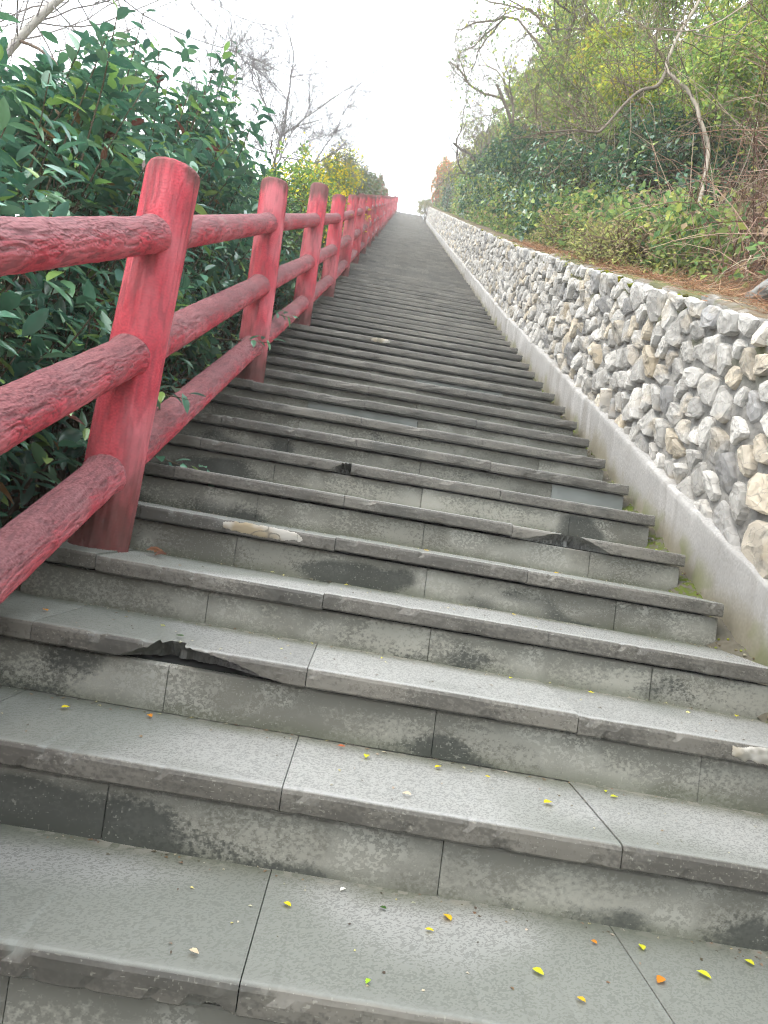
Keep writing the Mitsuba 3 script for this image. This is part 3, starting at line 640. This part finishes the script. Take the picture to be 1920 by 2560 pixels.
for i, y in enumerate((0.55, 1.55, 2.45, 3.6, 5.2, 7.0)):
    shrub('low_evergreen_shrub', S(-1.06, y, 0.22), (0.34, 0.60, 0.36), 130, 9, BROAD, 0.095, PHOT, PW, 200 + i, 'low evergreen growth behind the lowest rail, ' + ORD[i] + ' from the near end of the fence', 'shrub', clip=cl, parts=60 if i < 3 else 0)
# sprigs that reach through the rails
def sprig(tip, d, n, label, seed):
    r = np.random.default_rng(seed); tip = np.array(tip, float); d = norm(np.array(d, float)); key = key_for('leafy_sprig')
    labels[key] = {'label': label, 'category': 'sprig'}
    root = tip - d * 0.34; t = np.linspace(0.45, 1.0, n); pos = root + (tip - root) * t[:, None] + [0, 0, 0.02] * t[:, None] ** 2
    a1 = norm(np.cross(d, [0, 0.2, 1.0])); a2 = np.cross(d, a1); an = np.arange(n) * 2.4
    ax = d * 0.55 + np.cos(an)[:, None] * a1 + 0.6 * np.sin(an)[:, None] * a2 + [0, 0, -0.25]
    L = leaves(BROAD, pos, ax, np.tile([[0, -0.2, 1.0]], (n, 1)) + r.normal(0, 0.2, (n, 3)), r.uniform(0.055, 0.085, n), palette(r, n, PHOT, PW))
    for i in range(n): put(key + '__leaf', (L[0][i], BROAD[1]), 'mat_leaf', smooth=True, color=L[2][i])
    put_tubes(key + '__stem', [tube(bez(root, root * 0.5 + tip * 0.5, tip, 6), np.linspace(0.004, 0.0015, 6), 5)], (0.12, 0.10, 0.07), r)
sprig((-0.55, 1.42, float(zs(1.42)) + 0.30), (0.75, -0.3, -0.1), 8, 'leafy sprig poking out between the lower rails just right of the nearest post', 1)
sprig((-0.53, 2.78, float(zs(2.78)) + 0.235), (0.85, -0.35, -0.05), 8, 'leafy sprig lying over the lowest rail in front of the second post', 2)
sprig((-0.52, 3.45, float(zs(3.45)) + 0.26), (0.85, -0.2, -0.2), 9, 'leafy sprig hanging over the lowest rail between the second and third posts', 3)
sprig((-0.50, 1.62, float(zs(1.62)) - 0.02), (0.9, -0.1, -0.2), 7, 'ivy like sprig on the step edge under the lowest rail', 4)
# red berries among the leaves
rb = np.random.default_rng(8)

# bare trees behind the hedge
bare_tree('bare_tree', (-1.95, 10.2, float(zs(10.2)) + 0.2), (0.02, 0, 1), 1.75, 0.028, 6, [3, 4, 4, 4, 5, 6], 41, 'leafless tree with a wide crown of fine twigs behind the fence', wig=0.12, trop=0.015, ratio=0.66, col=(0.25, 0.24, 0.25), wide=1.15, rmin=0.0021)
bare_tree('bare_tree', (-2.6, 8.2, float(zs(8.2)) + 0.2), (0.0, 0, 1), 1.7, 0.018, 6, [3, 3, 3, 4, 4, 5], 42, 'slender leafless tree above the middle of the evergreen hedge', wig=0.11, trop=0.04, ratio=0.62, col=(0.26, 0.25, 0.26), rmin=0.0017)
r3 = np.random.default_rng(43); o3 = []
limb = bez(np.array([-4.6, 5.2, 0.8]), np.array([-4.1, 5.0, 4.3]), np.array([-2.3, 5.1, 5.75]), 24)
limb2 = bez(limb[15], limb[15] + [0.5, -0.1, -0.1], limb[15] + [0.75, -0.1, -0.75], 10)
for j in range(9, 24):
    for _ in range(4): grow(r3, limb[j], norm(np.array([r3.normal(0.3, 0.6), r3.normal(0, 0.6), r3.normal(0.1, 0.7)])), r3.uniform(0.5, 1.3), 0.008, 3, o3, [2, 3, 3], 0.13, -0.01, 0.05)
for j in range(3, 10):
    for _ in range(2): grow(r3, limb2[j], randn(r3, 1)[0], r3.uniform(0.3, 0.6), 0.004, 2, o3, [2, 3], 0.13, -0.02, 0.05)
labels['bare_tree_002'] = {'label': 'leafless tree with a thick pale limb crossing the top left corner', 'category': 'tree'}
put_tubes('bare_tree_002__trunk', [tube(limb, np.linspace(0.060, 0.022, 24), 9)], (0.46, 0.44, 0.41), r3)
put_tubes('bare_tree_002__limb', [tube(limb2, np.linspace(0.014, 0.006, 10), 6)], (0.26, 0.20, 0.16), r3)
put_tubes('bare_tree_002__branches', [tube(p, np.maximum(q, 0.0011), 3) for p, q, l in o3], (0.31, 0.29, 0.29), r3, kind='stuff')

# ------------------------------------------------------------------ right hillside
rh = np.random.default_rng(77)
# needle litter on the bank above the wall
n = 26000
X = 1.40 + rh.random(n) ** 1.3 * 1.6; Y = rh.uniform(0.4, 7.5, n)
Zt = np.where(X < 1.66, zs(Y) + WT1 + 0.005, terrain_z(X, Y))
pos = np.stack([X, Y, Zt + rh.random(n) * 0.035], -1)
ax = randn(rh, n) * [1, 1, 0.25]
v, f, c = flat(leaves(NEEDLE, pos, ax, randn(rh, n) + [0, 0, 2], rh.uniform(0.05, 0.14, n) , palette(rh, n, [(0.38, 0.20, 0.12), (0.48, 0.30, 0.19), (0.22, 0.12, 0.07), (0.56, 0.43, 0.30)], [4, 3, 3, 1.5])))
put('needle_litter', (v, f), 'mat_twig', color=c, label='rust brown needles and twigs lying on the bank above the stone wall', kind='stuff', category='litter')
# bramble thicket
tubes = []
for i in range(950):
    y = rh.uniform(0.9, 4.0); x = 1.85 + rh.random() ** 1.1 * 1.0
    p0 = np.array([x, y, float(terrain_z(np.array(x), np.array(y)))]); dd = norm(np.array([rh.normal(-0.35, 0.6), rh.normal(-0.1, 0.8), rh.uniform(0.2, 1.2)])); L = rh.uniform(0.4, 1.5)
    p1 = p0 + dd * L * 0.6 + [0, 0, 0.15]; p2 = p0 + dd * L + [rh.normal(-0.15, 0.2), rh.normal(0, 0.25), -rh.uniform(0.0, 0.5)]
    if p2[0] < 1.42: continue
    tubes.append(tube(bez(p0, p1, p2, 7) + rh.normal(0, 0.008, (7, 3)), np.linspace(0.0036, 0.0014, 7) * rh.uniform(0.6, 1.5), 3))
v, f = cat(tubes); cc = np.repeat(palette(rh, len(tubes), [(0.30, 0.20, 0.155), (0.42, 0.31, 0.24), (0.18, 0.11, 0.09), (0.54, 0.45, 0.37)], [4, 3, 3, 1.5]), [len(t[0]) for t in tubes], axis=0)
put('bramble_thicket', (v, f), 'mat_twig', smooth=True, color=cc, label='tangle of dry brown bramble stems at the right edge above the litter', kind='stuff', category='brambles')
# undergrowth leaves over the slope
n = 52000
Y = 1.5 + rh.random(n) ** 1.3 * 38; X = 1.75 + rh.random(n) ** 1.4 * (1.2 + 0.25 * Y)
verge = (rh.random(n) < 0.22) & (Y > 4.9); X = np.where(verge, 1.40 + rh.random(n) * 0.5, X)
nv = 17000; X = np.concatenate([X, 1.37 + rh.random(nv) ** 1.2 * 0.75]); Y = np.concatenate([Y, 3.2 + rh.random(nv) ** 1.5 * 20])
n += nv
thin = (Y < 5.5) & (rh.random(n) < 0.80) & (X < 3.2) & (np.arange(n) < n - nv)
X, Y = X[~thin], Y[~thin]; n = len(X)
pos = np.stack([X, Y, terrain_z(X, Y) + rh.random(n) ** 1.5 * (0.30 + 0.05 * np.minimum(Y, 20))], -1)
UG = [(0.12, 0.21, 0.09), (0.21, 0.32, 0.12), (0.32, 0.40, 0.13), (0.44, 0.48, 0.14), (0.42, 0.34, 0.22)]
v, f, c = flat(leaves(SMALL, pos, randn(rh, n) + [-0.3, 0, 0], randn(rh, n) + [-0.4, -0.2, 1.0], rh.uniform(0.035, 0.07, n) * (1 + Y / 25), palette(rh, n, UG, [5, 5, 3, 2, 2])))
put('undergrowth', (v, f), 'mat_thin_leaf', smooth=True, color=c, label='low mixed green undergrowth covering the hillside right of the wall', kind='stuff', category='undergrowth')

IV = [(0.055, 0.13, 0.085), (0.085, 0.18, 0.105), (0.15, 0.26, 0.12), (0.32, 0.41, 0.12)]
clr = lambda p: p[:, 0] > 1.36
BK = [(0.27, 0.41, 0.12), (0.42, 0.53, 0.15), (0.17, 0.28, 0.11), (0.58, 0.60, 0.15), (0.46, 0.39, 0.26)]
for i, (x, y, off, rx, ry, rz, lab) in enumerate((
        (2.85, 5.1, 2.55, 0.60, 0.8, 0.62, 'light green creeper mass under the arching branch of the crooked tree'),
        (2.75, 7.2, 2.75, 0.65, 1.1, 0.85, 'light green creeper mass left of the arching branch'),
        (2.75, 9.4, 3.0, 0.70, 1.2, 1.0, 'creeper mass above the broad dark ivy'),
        (2.70, 12.0, 3.5, 0.75, 1.5, 1.2, 'creeper mass above the tall dark ivy'),
        (2.70, 15.5, 3.7, 0.80, 2.0, 1.2, 'olive creeper mass under the leaning twig tree'),
        (2.70, 20.5, 2.9, 0.80, 2.6, 1.2, 'pale olive creeper mass towards the top of the bank'),
        (3.55, 5.6, 3.7, 0.80, 0.9, 0.80, 'creeper mass behind the fork of the crooked tree'),
        (3.45, 7.9, 4.3, 0.85, 1.2, 1.0, 'creeper mass high behind the bright yellow clump'),
        (3.40, 10.6, 5.0, 0.90, 1.5, 1.3, 'creeper mass at the top edge beside the sky'),
        (3.50, 14.0, 5.8, 0.90, 1.8, 1.3, 'creeper mass at the top edge furthest up the bank'),
        (4.5, 6.4, 5.2, 1.0, 1.1, 1.1, 'creeper mass in the top right part of the bank'),
        (4.6, 9.4, 6.6, 1.1, 1.6, 1.4, 'creeper mass at the very top behind the others'),
        (3.15, 3.7, 2.55, 0.62, 0.7, 0.62, 'thin creeper mass above the brambles at the right edge'),
        (3.5, 4.3, 3.6, 0.70, 0.7, 0.75, 'creeper mass in the top right corner'))):
    shrub('creeper_mass', S(x, y, off), (rx, ry, rz), 640 if i != 12 else 380, 9, SMALL, 0.046 + 0.0026 * y, BK, [4, 4, 3, 2, 1.5], 90 + i, lab, 'creeper', clip=clr, mat='mat_thin_leaf', up=0.25, spread=75, shell=0.55, stemcol=(0.30, 0.26, 0.21), stems=14)
OL = [(0.34, 0.37, 0.14), (0.46, 0.48, 0.17), (0.23, 0.26, 0.11), (0.46, 0.40, 0.25)]
shrub('trailing_shrub', S(1.64, 4.05, 1.00), (0.34, 0.95, 0.27), 560, 9, SMALL, 0.034, OL, [4, 4, 3, 2], 51, 'twiggy olive shrub spilling over the top of the stone wall', 'shrub', mat='mat_thin_leaf', clip=lambda p: p[:, 0] > 1.22, stemcol=(0.20, 0.15, 0.10), shell=0.2)
shrub('trailing_shrub', S(1.80, 6.2, 1.05), (0.40, 1.0, 0.32), 380, 9, SMALL, 0.036, OL, [4, 5, 2, 1], 52, 'pale green low shrub on the wall top beyond the olive one', 'shrub', mat='mat_thin_leaf', clip=clr, stemcol=(0.20, 0.15, 0.10), shell=0.2)
IG = 'ivy bushes along the wall'
for i, (x, y, off, rx, ry, rz, lab) in enumerate((
        (2.55, 5.6, 1.65, 0.72, 0.9, 0.75, 'ivy covered bush behind the twiggy olive shrub'),
        (2.20, 7.6, 1.45, 0.76, 1.2, 0.95, 'ivy bush with mixed pale leaves left of the bare leaning trunk'),
        (2.15, 10.0, 1.55, 0.78, 1.3, 1.1, 'broad dark ivy bush in the middle of the bank'),
        (2.15, 13.0, 1.70, 0.82, 1.7, 1.3, 'tall dark ivy bush two thirds up the bank'),
        (2.10, 17.0, 1.65, 0.76, 2.2, 1.3, 'ivy bush with yellow green top higher up the bank'))):
    shrub('ivy_bush', S(x, y, off), (rx, ry, rz), 420, 9, IVY, 0.055 + 0.0022 * y, IV, [5, 5, 3, 1.2 + 0.8 * (i in (1, 4))], 60 + i, lab, 'ivy', clip=clr, spread=80, up=0.3)
shrub('ivy_bush', S(1.85, 25.5, 1.4), (0.58, 2.0, 1.15), 420, 9, IVY, 0.085, IV[:2], [6, 3], 70, 'very dark rounded ivy bush near the upper end of the wall', 'ivy', clip=clr, spread=80, up=0.3)
shrub('yellow_green_shrub', S(2.5, 26.5, 2.7), (0.9, 2.4, 0.9), 300, 9, SMALL, 0.10, [(0.20, 0.24, 0.05), (0.40, 0.36, 0.05), (0.10, 0.14, 0.05)], [4, 3, 3], 71, 'yellow green shrub above the dark ivy bush', 'shrub', clip=clr, mat='mat_thin_leaf')
shrub('red_leaved_shrub', S(1.80, 35.0, 2.0), (0.62, 3.0, 1.55), 520, 9, SMALL, 0.11, [(0.58, 0.15, 0.11), (0.62, 0.33, 0.09), (0.30, 0.26, 0.11), (0.19, 0.26, 0.10)], [3, 3, 3, 3], 72, 'tall shrub with orange red leaves at the far end of the wall', 'shrub', clip=lambda p: p[:, 0] > 1.15, mat='mat_thin_leaf')
shrub('pale_shrub', S(1.5, 47.0, 0.55), (0.9, 3.5, 0.8), 260, 8, SMALL, 0.13, [(0.20, 0.20, 0.10), (0.28, 0.24, 0.12), (0.14, 0.16, 0.08)], [1, 1, 1], 73, 'small pale shrub at the crest of the stairs beyond the wall', 'shrub', mat='mat_thin_leaf', clip=lambda p: p[:, 0] > 0.55)

YL = [(0.50, 0.52, 0.08), (0.34, 0.43, 0.09), (0.22, 0.31, 0.08), (0.60, 0.48, 0.08)]
for i, (x, y, off, rx, ry, rz, cc, lab) in enumerate((
        (2.35, 7.6, 3.35, 0.50, 0.7, 0.50, YL, 'bright yellow green leaf clump in the upper middle of the bank'),
        (2.30, 6.5, 2.75, 0.42, 0.6, 0.32, YL, 'smaller yellow green leaf clump below the bright one'),
        (2.75, 7.4, 4.3, 0.55, 0.8, 0.55, BK, 'pale green leaf clump above the bright yellow one'),
        (2.5, 11.5, 4.5, 0.65, 1.2, 1.2, BK, 'leafy creeper column against the sky'),
        (2.3, 9.6, 3.2, 0.60, 1.0, 0.9, BK, 'olive leaf clump left of the bright yellow one'))):
    shrub('leafy_creeper', S(x, y, off), (rx, ry, rz), 330, 8, SMALL, 0.052 + 0.0015 * y, cc, [4.5, 4, 3, 1.0] if cc is YL else [4, 4, 3, 2, 2], 120 + i, lab, 'creeper', clip=clr, mat='mat_thin_leaf', up=0.2, spread=70, shell=0.2, stemcol=(0.30, 0.26, 0.21), stems=8)
# vine-hung trees leaning out over the bank
YGC = [(0.34, 0.43, 0.07), (0.50, 0.50, 0.07), (0.19, 0.29, 0.08), (0.10, 0.17, 0.06)]
def vt(x, y, lean, length, lev, kids, seed, label, nleaf, w, s, col=(0.24, 0.205, 0.17), rad=0.05, ratio=0.64, cc=YGC):
    z = float(terrain_z(np.array(x), np.array(y))) - 0.1
    bare_tree('vine_hung_tree', (x, y, z), lean, length, rad, lev, kids, seed, label, wig=0.20, trop=0.0, rmin=0.0018, col=col, ratio=ratio,
              leafargs=None if not nleaf else dict(n=nleaf, t=SMALL, s=s, c=cc, w=w, j=0.05), clip=lambda p: p[:, 0] > 0.5)
vt(2.9, 8.2, (-0.30, -0.1, 1), 1.9, 6, [4, 4, 4, 4, 4, 4], 81, 'vine hung tree with a patch of fresh yellow green leaves', 5200, [5, 3, 4, 2], 0.060)
vt(3.1, 10.8, (-0.35, -0.1, 1), 2.3, 6, [4, 4, 4, 4, 4, 4], 82, 'tree smothered in brown vines behind the yellow green one', 1500, [2, 1, 4, 4], 0.065)
vt(2.8, 14.0, (-0.40, -0.1, 1), 2.5, 6, [4, 4, 4, 4, 5, 5], 83, 'tangled mostly leafless tree leaning out towards the sky', 350, [2, 1, 3, 3], 0.07, ratio=0.66)
vt(2.5, 18.0, (-0.30, -0.1, 1), 2.3, 6, [4, 4, 4, 4, 5, 5], 84, 'bare brown tangle of twigs in front of the sky, furthest of the trees', 0, [1, 1, 2, 2], 0.08, ratio=0.66, col=(0.27, 0.235, 0.215))
vt(3.1, 22.0, (-0.1, 0.1, 1), 1.3, 5, [4, 4, 4, 4, 4], 85, 'low leafy tree between the ivy and the bare twig tangle', 3000, [3, 3, 3, 2], 0.10)

# the crooked pale tree with its twisted trunk
CT = 'crooked_tree'; labels[CT] = {'label': 'bare crooked tree with a pale twisted trunk and arching side branch', 'category': 'tree'}
rc = np.random.default_rng(19)
def smooth_path(P, n):
    P = np.array(P, float); t = np.linspace(0, len(P) - 1, n); from scipy.interpolate import CubicSpline
    return CubicSpline(np.arange(len(P)), P)(t)
trunk = smooth_path([(2.25, 4.3, 2.55), (2.306, 4.4, 3.332), (2.371, 4.5, 3.688), (2.475, 4.7, 4.159), (2.416, 4.7, 4.348), (2.354, 4.8, 4.642), (2.249, 4.9, 4.864), (2.161, 5.0, 5.036), (2.201, 5.05, 5.246), (2.298, 5.1, 5.512), (2.453, 5.2, 5.875), (2.62, 5.3, 6.5)], 70)
put_tubes(CT + '__trunk', [tube(trunk + rc.normal(0, 0.002, trunk.shape), np.linspace(0.017, 0.015, 70), 7)], (0.48, 0.43, 0.36), rc)
b1 = smooth_path([(2.161, 5.0, 5.036), (2.025, 4.9, 4.78), (1.844, 4.8, 4.625), (1.614, 4.7, 4.268), (1.482, 4.6, 4.128), (1.295, 4.6, 4.112), (1.093, 4.5, 4.01), (1.009, 4.5, 4.10)], 40)
put_tubes(CT + '__branch', [tube(b1, np.linspace(0.018, 0.004, 40), 6)], (0.22, 0.19, 0.155), rc)
tw = []
for i in range(60):
    j = rc.integers(8, 40); o = []
    grow(rc, b1[j], norm(np.array([rc.normal(-0.5, 0.5), rc.normal(-0.1, 0.4), rc.normal(0.25, 0.6)])), rc.uniform(0.2, 0.75), 0.004, 2, o, [2, 3], 0.16, 0.0, 0.05)
    tw += [tube(p, np.maximum(q, 0.001), 3) for p, q, l in o if (p[:, 0] > 0.8).all()]
for i in range(40):
    j = rc.integers(20, 66); o = []
    grow(rc, trunk[j], randn(rc, 1)[0] + [-0.2, -0.1, 0.2], rc.uniform(0.3, 0.9), 0.004, 2, o, [2, 3], 0.18, 0.0, 0.05)
    tw += [tube(p, np.maximum(q, 0.001), 3) for p, q, l in o]
put_tubes(CT + '__twigs', tw, (0.22, 0.18, 0.14), rc, kind='stuff')

# hanging vines through the trees
tubes = []
for i in range(380):
    y = rh.uniform(3.5, 16); x = rh.uniform(1.7, 3.0) + 0.04 * y; z = float(zs(y)) + rh.uniform(1.8, 4.8)
    p0 = np.array([x, y, z]); d1 = randn(rh, 1)[0] * [1, 1, 0.6]; L = rh.uniform(0.6, 2.0)
    p1 = p0 + d1 * L * 0.5 - [0, 0, rh.uniform(0, 0.8)]; p2 = p0 + d1 * L + [0, 0, rh.normal(0, 0.4)]
    if min(p1[0], p2[0]) < 1.2: continue
    tubes.append(tube(bez(p0, p1, p2, 9) + rh.normal(0, 0.012, (9, 3)), rh.uniform(0.002, 0.006), 3))
v, f = cat(tubes); cc = np.repeat(palette(rh, len(tubes), [(0.28, 0.24, 0.19), (0.46, 0.40, 0.32), (0.16, 0.13, 0.10)], [3, 3, 2]), [len(t[0]) for t in tubes], axis=0)
put('hanging_vines', (v, f), 'mat_twig', smooth=True, color=cc, label='bare looping vine stems strung through the trees of the bank', kind='stuff', category='vines')

# rock on the bank, moss in the gap beside the kerb
def rock(c, r, seed):
    m = trimesh.creation.icosphere(3); v = m.vertices.copy(); nz = meshkit.fbm(v * 1.6 + seed, 4)
    v = v * (0.72 + 0.55 * nz)[:, None]; v = np.sign(v) * np.abs(v) ** 0.85
    return v * r + c, m.faces
v, f = rock(np.array([1.66, 1.95, float(zs(1.95)) + 0.90]), np.array([0.10, 0.16, 0.055]), 3.0)
put('rock', (v, f), 'mat_wallstone', uv=np.tile([0.1, 0.2], (len(v), 1)), label='flat grey rock lying in the needle litter above the wall', category='rock')
yg = np.arange(-1.5, 16, 0.02); xg = np.array([1.165, 1.188, 1.20, 1.215, 1.235, 1.256])
def gap_z(x, y):
    return zs(y) + Q * 1.2 - 0.118 + 0.35 * (x - 1.19) + (meshkit.fbm(np.stack([x * 40, y * 22, 0 * x], -1), 3) - 0.5) * 0.05
gxx, gyy = np.meshgrid(xg, yg, indexing='ij')
put('gap_soil', (np.stack([gxx, gyy, gap_z(gxx, gyy)], -1).reshape(-1, 3), grid_faces(len(xg), len(yg))), 'mat_gap', smooth=True, kind='structure', label='soil filling the narrow gap between the step ends and the kerb')
ms = []; mcol = []; ico = trimesh.creation.icosahedron()
for _ in range(1900):
    y = rh.uniform(-0.8, 9) if rh.random() < 0.8 else rh.uniform(9, 15); x = rh.uniform(1.178, 1.254)
    pc = np.array([x, y, float(gap_z(np.array(x), np.array(y))) + rh.uniform(-0.002, 0.004)])
    g = meshkit.noise(np.array([y * 3.1, 7.0, 1.0])); ms.append((ico.vertices * rh.uniform(0.002, 0.006) * [1, 1, 0.8] + pc, ico.faces))
    mcol.append(palette(rh, 1, [(0.13, 0.16, 0.03), (0.24, 0.27, 0.05), (0.14, 0.11, 0.07), (0.27, 0.25, 0.21)], [4 * g, 4 * g, 3, 3 * (1 - g)])[0])
v, f = cat(ms); put('moss', (v, f), 'mat_twig', color=np.repeat(np.array(mcol), 12, axis=0), label='green moss and crumbs in the gap between step ends and kerb', kind='stuff', category='moss')
ms = []; mcol = []
for _ in range(900):
    y = rh.uniform(0.8, 12) ; g = meshkit.noise(np.array([y * 2.5, 0.0, 4.0]))
    if g < 0.52: continue
    ms.append((trimesh.creation.icosahedron().vertices * rh.uniform(0.006, 0.02) * [1, 1, 0.7] + [WX1 - 0.02 + abs(rh.normal(0, 0.04)), y, float(zs(y)) + WT1 - rh.uniform(0.0, 0.03)], trimesh.creation.icosahedron().faces))
    mcol.append(palette(rh, 1, [(0.16, 0.17, 0.02), (0.26, 0.24, 0.03), (0.09, 0.09, 0.03)], [4, 3, 3])[0])
v, f = cat(ms); put('wall_top_moss', (v, f), 'mat_twig', color=np.repeat(np.array(mcol), 12, axis=0), label='yellow green moss along the top edge of the stone wall', kind='stuff', category='moss')

# ------------------------------------------------------------------ fallen leaves on the treads
LC = {'orange': (0.52, 0.20, 0.03), 'dark green': (0.05, 0.10, 0.03), 'yellow green': (0.50, 0.50, 0.04), 'yellow': (0.62, 0.50, 0.03), 'pale yellow': (0.60, 0.55, 0.22),
      'red orange': (0.50, 0.13, 0.06), 'beige': (0.55, 0.45, 0.32), 'white': (0.62, 0.62, 0.58), 'golden': (0.62, 0.38, 0.03), 'bright green': (0.30, 0.50, 0.04)}
FALLEN = [(-0.628, 0.129, 2, 'orange', 0.03), (-0.303, 0.095, 2, 'dark green', 0.03), (-0.368, 0.184, 2, 'yellow green', 0.022), (-0.013, 0.29, 2, 'yellow', 0.018), (0.168, 0.25, 2, 'yellow', 0.018),
 (0.5, 0.28, 2, 'yellow', 0.02), (0.705, 0.27, 2, 'yellow', 0.025), (0.931, 0.22, 2, 'pale yellow', 0.02), (1.089, 0.29, 2, 'yellow', 0.028), (-0.473, 0.235, 1, 'yellow', 0.03), (-0.312, 0.275, 1, 'orange', 0.03),
 (0.094, 0.29, 1, 'red orange', 0.026), (0.147, 0.25, 1, 'yellow green', 0.033), (0.298, 0.26, 1, 'yellow', 0.03), (0.4, 0.25, 1, 'yellow', 0.018), (0.501, 0.15, 1, 'yellow', 0.036), (0.66, 0.29, 1, 'yellow green', 0.022),
 (0.669, 0.26, 1, 'yellow green', 0.028), (0.22, 0.063, 1, 'beige', 0.026), (0.125, 0.29, 0, 'white', 0.022), (0.039, 0.21, 0, 'yellow', 0.024), (0.192, 0.25, 0, 'dark green', 0.02), (0.298, 0.255, 0, 'golden', 0.036),
 (0.264, 0.205, 0, 'yellow', 0.022), (0.541, 0.255, 0, 'orange', 0.018), (0.624, 0.265, 0, 'yellow green', 0.03), (0.809, 0.275, 0, 'yellow green', 0.028), (0.701, 0.21, 0, 'yellow green', 0.036), (0.616, 0.172, 0, 'orange', 0.034),
 (0.419, 0.138, 0, 'yellow green', 0.03), (0.467, 0.085, 0, 'golden', 0.022), (0.165, 0.044, 0, 'bright green', 0.018), (-0.07, 0.045, 0, 'beige', 0.024), (0.05, 0.28, 3, 'yellow', 0.02), (0.55, 0.24, 3, 'golden', 0.024),
 (-0.172, 0.27, 3, 'pale yellow', 0.02), (0.283, 0.06, 4, 'golden', 0.026), (0.686, 0.03, 4, 'golden', 0.03)]
FALL_T = leaf_template(0.30, 1, 0.45, 0.10)
TN = {0: 'lowest full tread', 1: 'second tread from bottom', 2: 'third tread from bottom', 3: 'fourth tread from bottom', 4: 'fifth tread from bottom'}
ORD = ['first', 'second', 'third', 'fourth', 'fifth', 'sixth', 'seventh', 'eighth']
rl = np.random.default_rng(31)
for (x, yl, k, c, s) in FALLEN:
    s *= 0.66
    same = sorted(a[0] for a in FALLEN if a[2] == k and a[3] == c); pos_n = same.index(x)
    which = '' if len(same) == 1 else f', {ORD[pos_n]} of {len(same)} from the left'
    p = world(k, x, yl, 0) + [0, 0, tilt(k) * yl / DEP + 0.0015]
    an = rl.uniform(0, 6.28); ax = np.array([[math.cos(an), math.sin(an), 0.06]])
    L = leaves(FALL_T, p[None] - ax * s * 0.5, ax, np.array([[rl.normal(0, .15), rl.normal(0, .15), 1.0]]), s, np.array([LC[c]]))
    v = L[0][0]; v[:, 2] += 0.004 + 0.10 * (np.abs(v - p).sum(1)) * 0.5
    put('fallen_leaf', (v, FALL_T[1]), 'mat_thin_leaf', smooth=True, color=L[2][0], label=f'{c} leaf on the {TN[k]}{which}', category='leaf', group='fallen leaves on the steps')


# crumbs, needles and leaf scraps that collect on the treads, mostly against the risers
BR = [(0.20, 0.10, 0.06), (0.28, 0.13, 0.07), (0.14, 0.07, 0.05)]
for i, (x, yl, sz, lab) in enumerate(((-0.535, 0.215, 0.055, 'curled red brown dry leaf at the foot of the nearest post, nearest the post'), (-0.50, 0.235, 0.045, 'dark dry leaf second from the nearest post, touching the riser'), (-0.47, 0.20, 0.04, 'flat brown dry leaf lying furthest right of the nearest post'))):
    p = world(3, x, yl, 0) + [0, 0, tilt(3) * yl / DEP + 0.004]; ax = np.array([[math.cos(i * 1.9 + 0.3), math.sin(i * 1.9 + 0.3), 0.12]])
    L = leaves(leaf_template(0.22, 1, 0.9, 0.25), p[None], ax, np.array([[0.1, -0.2, 1.0]]), sz, np.array([BR[i]]))
    v = L[0][0]; v[:, 2] += max(0.0, p[2] + 0.001 - v[:, 2].min())
    put('dry_leaf', (v, FALL_T[1]), 'mat_thin_leaf', smooth=True, color=L[2][0], label=lab, category='leaf')
n = 2600
kk = rl.integers(-1, 14, n); X = rl.uniform(-0.76, 1.18, n); yl = np.where(rl.random(n) < 0.6, DEP + 0.018 - np.abs(rl.normal(0, 0.022, n)), rl.uniform(0.02, 0.32, n)); yl = np.clip(yl, 0.015, DEP + 0.016)
pos = np.array([world(k, x, y, 0) + [0, 0, tilt(k) * y / DEP + 0.002] for k, x, y in zip(kk, X, yl)])
v, f, c = flat(leaves(SMALL, pos, randn(rl, n) * [1, 1, 0.15], randn(rl, n) * 0.3 + [0, 0, 1], rl.uniform(0.004, 0.012, n), palette(rl, n, [(0.30, 0.27, 0.20), (0.16, 0.11, 0.07), (0.40, 0.34, 0.14), (0.07, 0.06, 0.045)], [3, 4, 1.2, 4])))
put('leaf_scraps', (v, f), 'mat_twig', color=c, label='crumbs and leaf scraps gathered along the backs of the treads', kind='stuff', category='debris')

# ------------------------------------------------------------------ haze in the air
scene['air'] = {'type': 'homogeneous', 'albedo': {'type': 'rgb', 'value': [0.95, 0.955, 0.96]}, 'sigma_t': 0.0045}
lo, hi = np.array([-135.0, -135.0, -45.0]), np.array([135.0, 215.0, 62.0])
scene['haze'] = {'type': 'cube', 'to_world': T().translate(((lo + hi) / 2).tolist()).scale(((hi - lo) / 2).tolist()), 'bsdf': {'type': 'null'}, 'interior': {'type': 'ref', 'id': 'air'}}
labels['haze'] = {'label': 'thin pale haze filling the air over the slope', 'kind': 'stuff', 'category': 'haze'}
scene['camera']['medium'] = {'type': 'ref', 'id': 'air'}
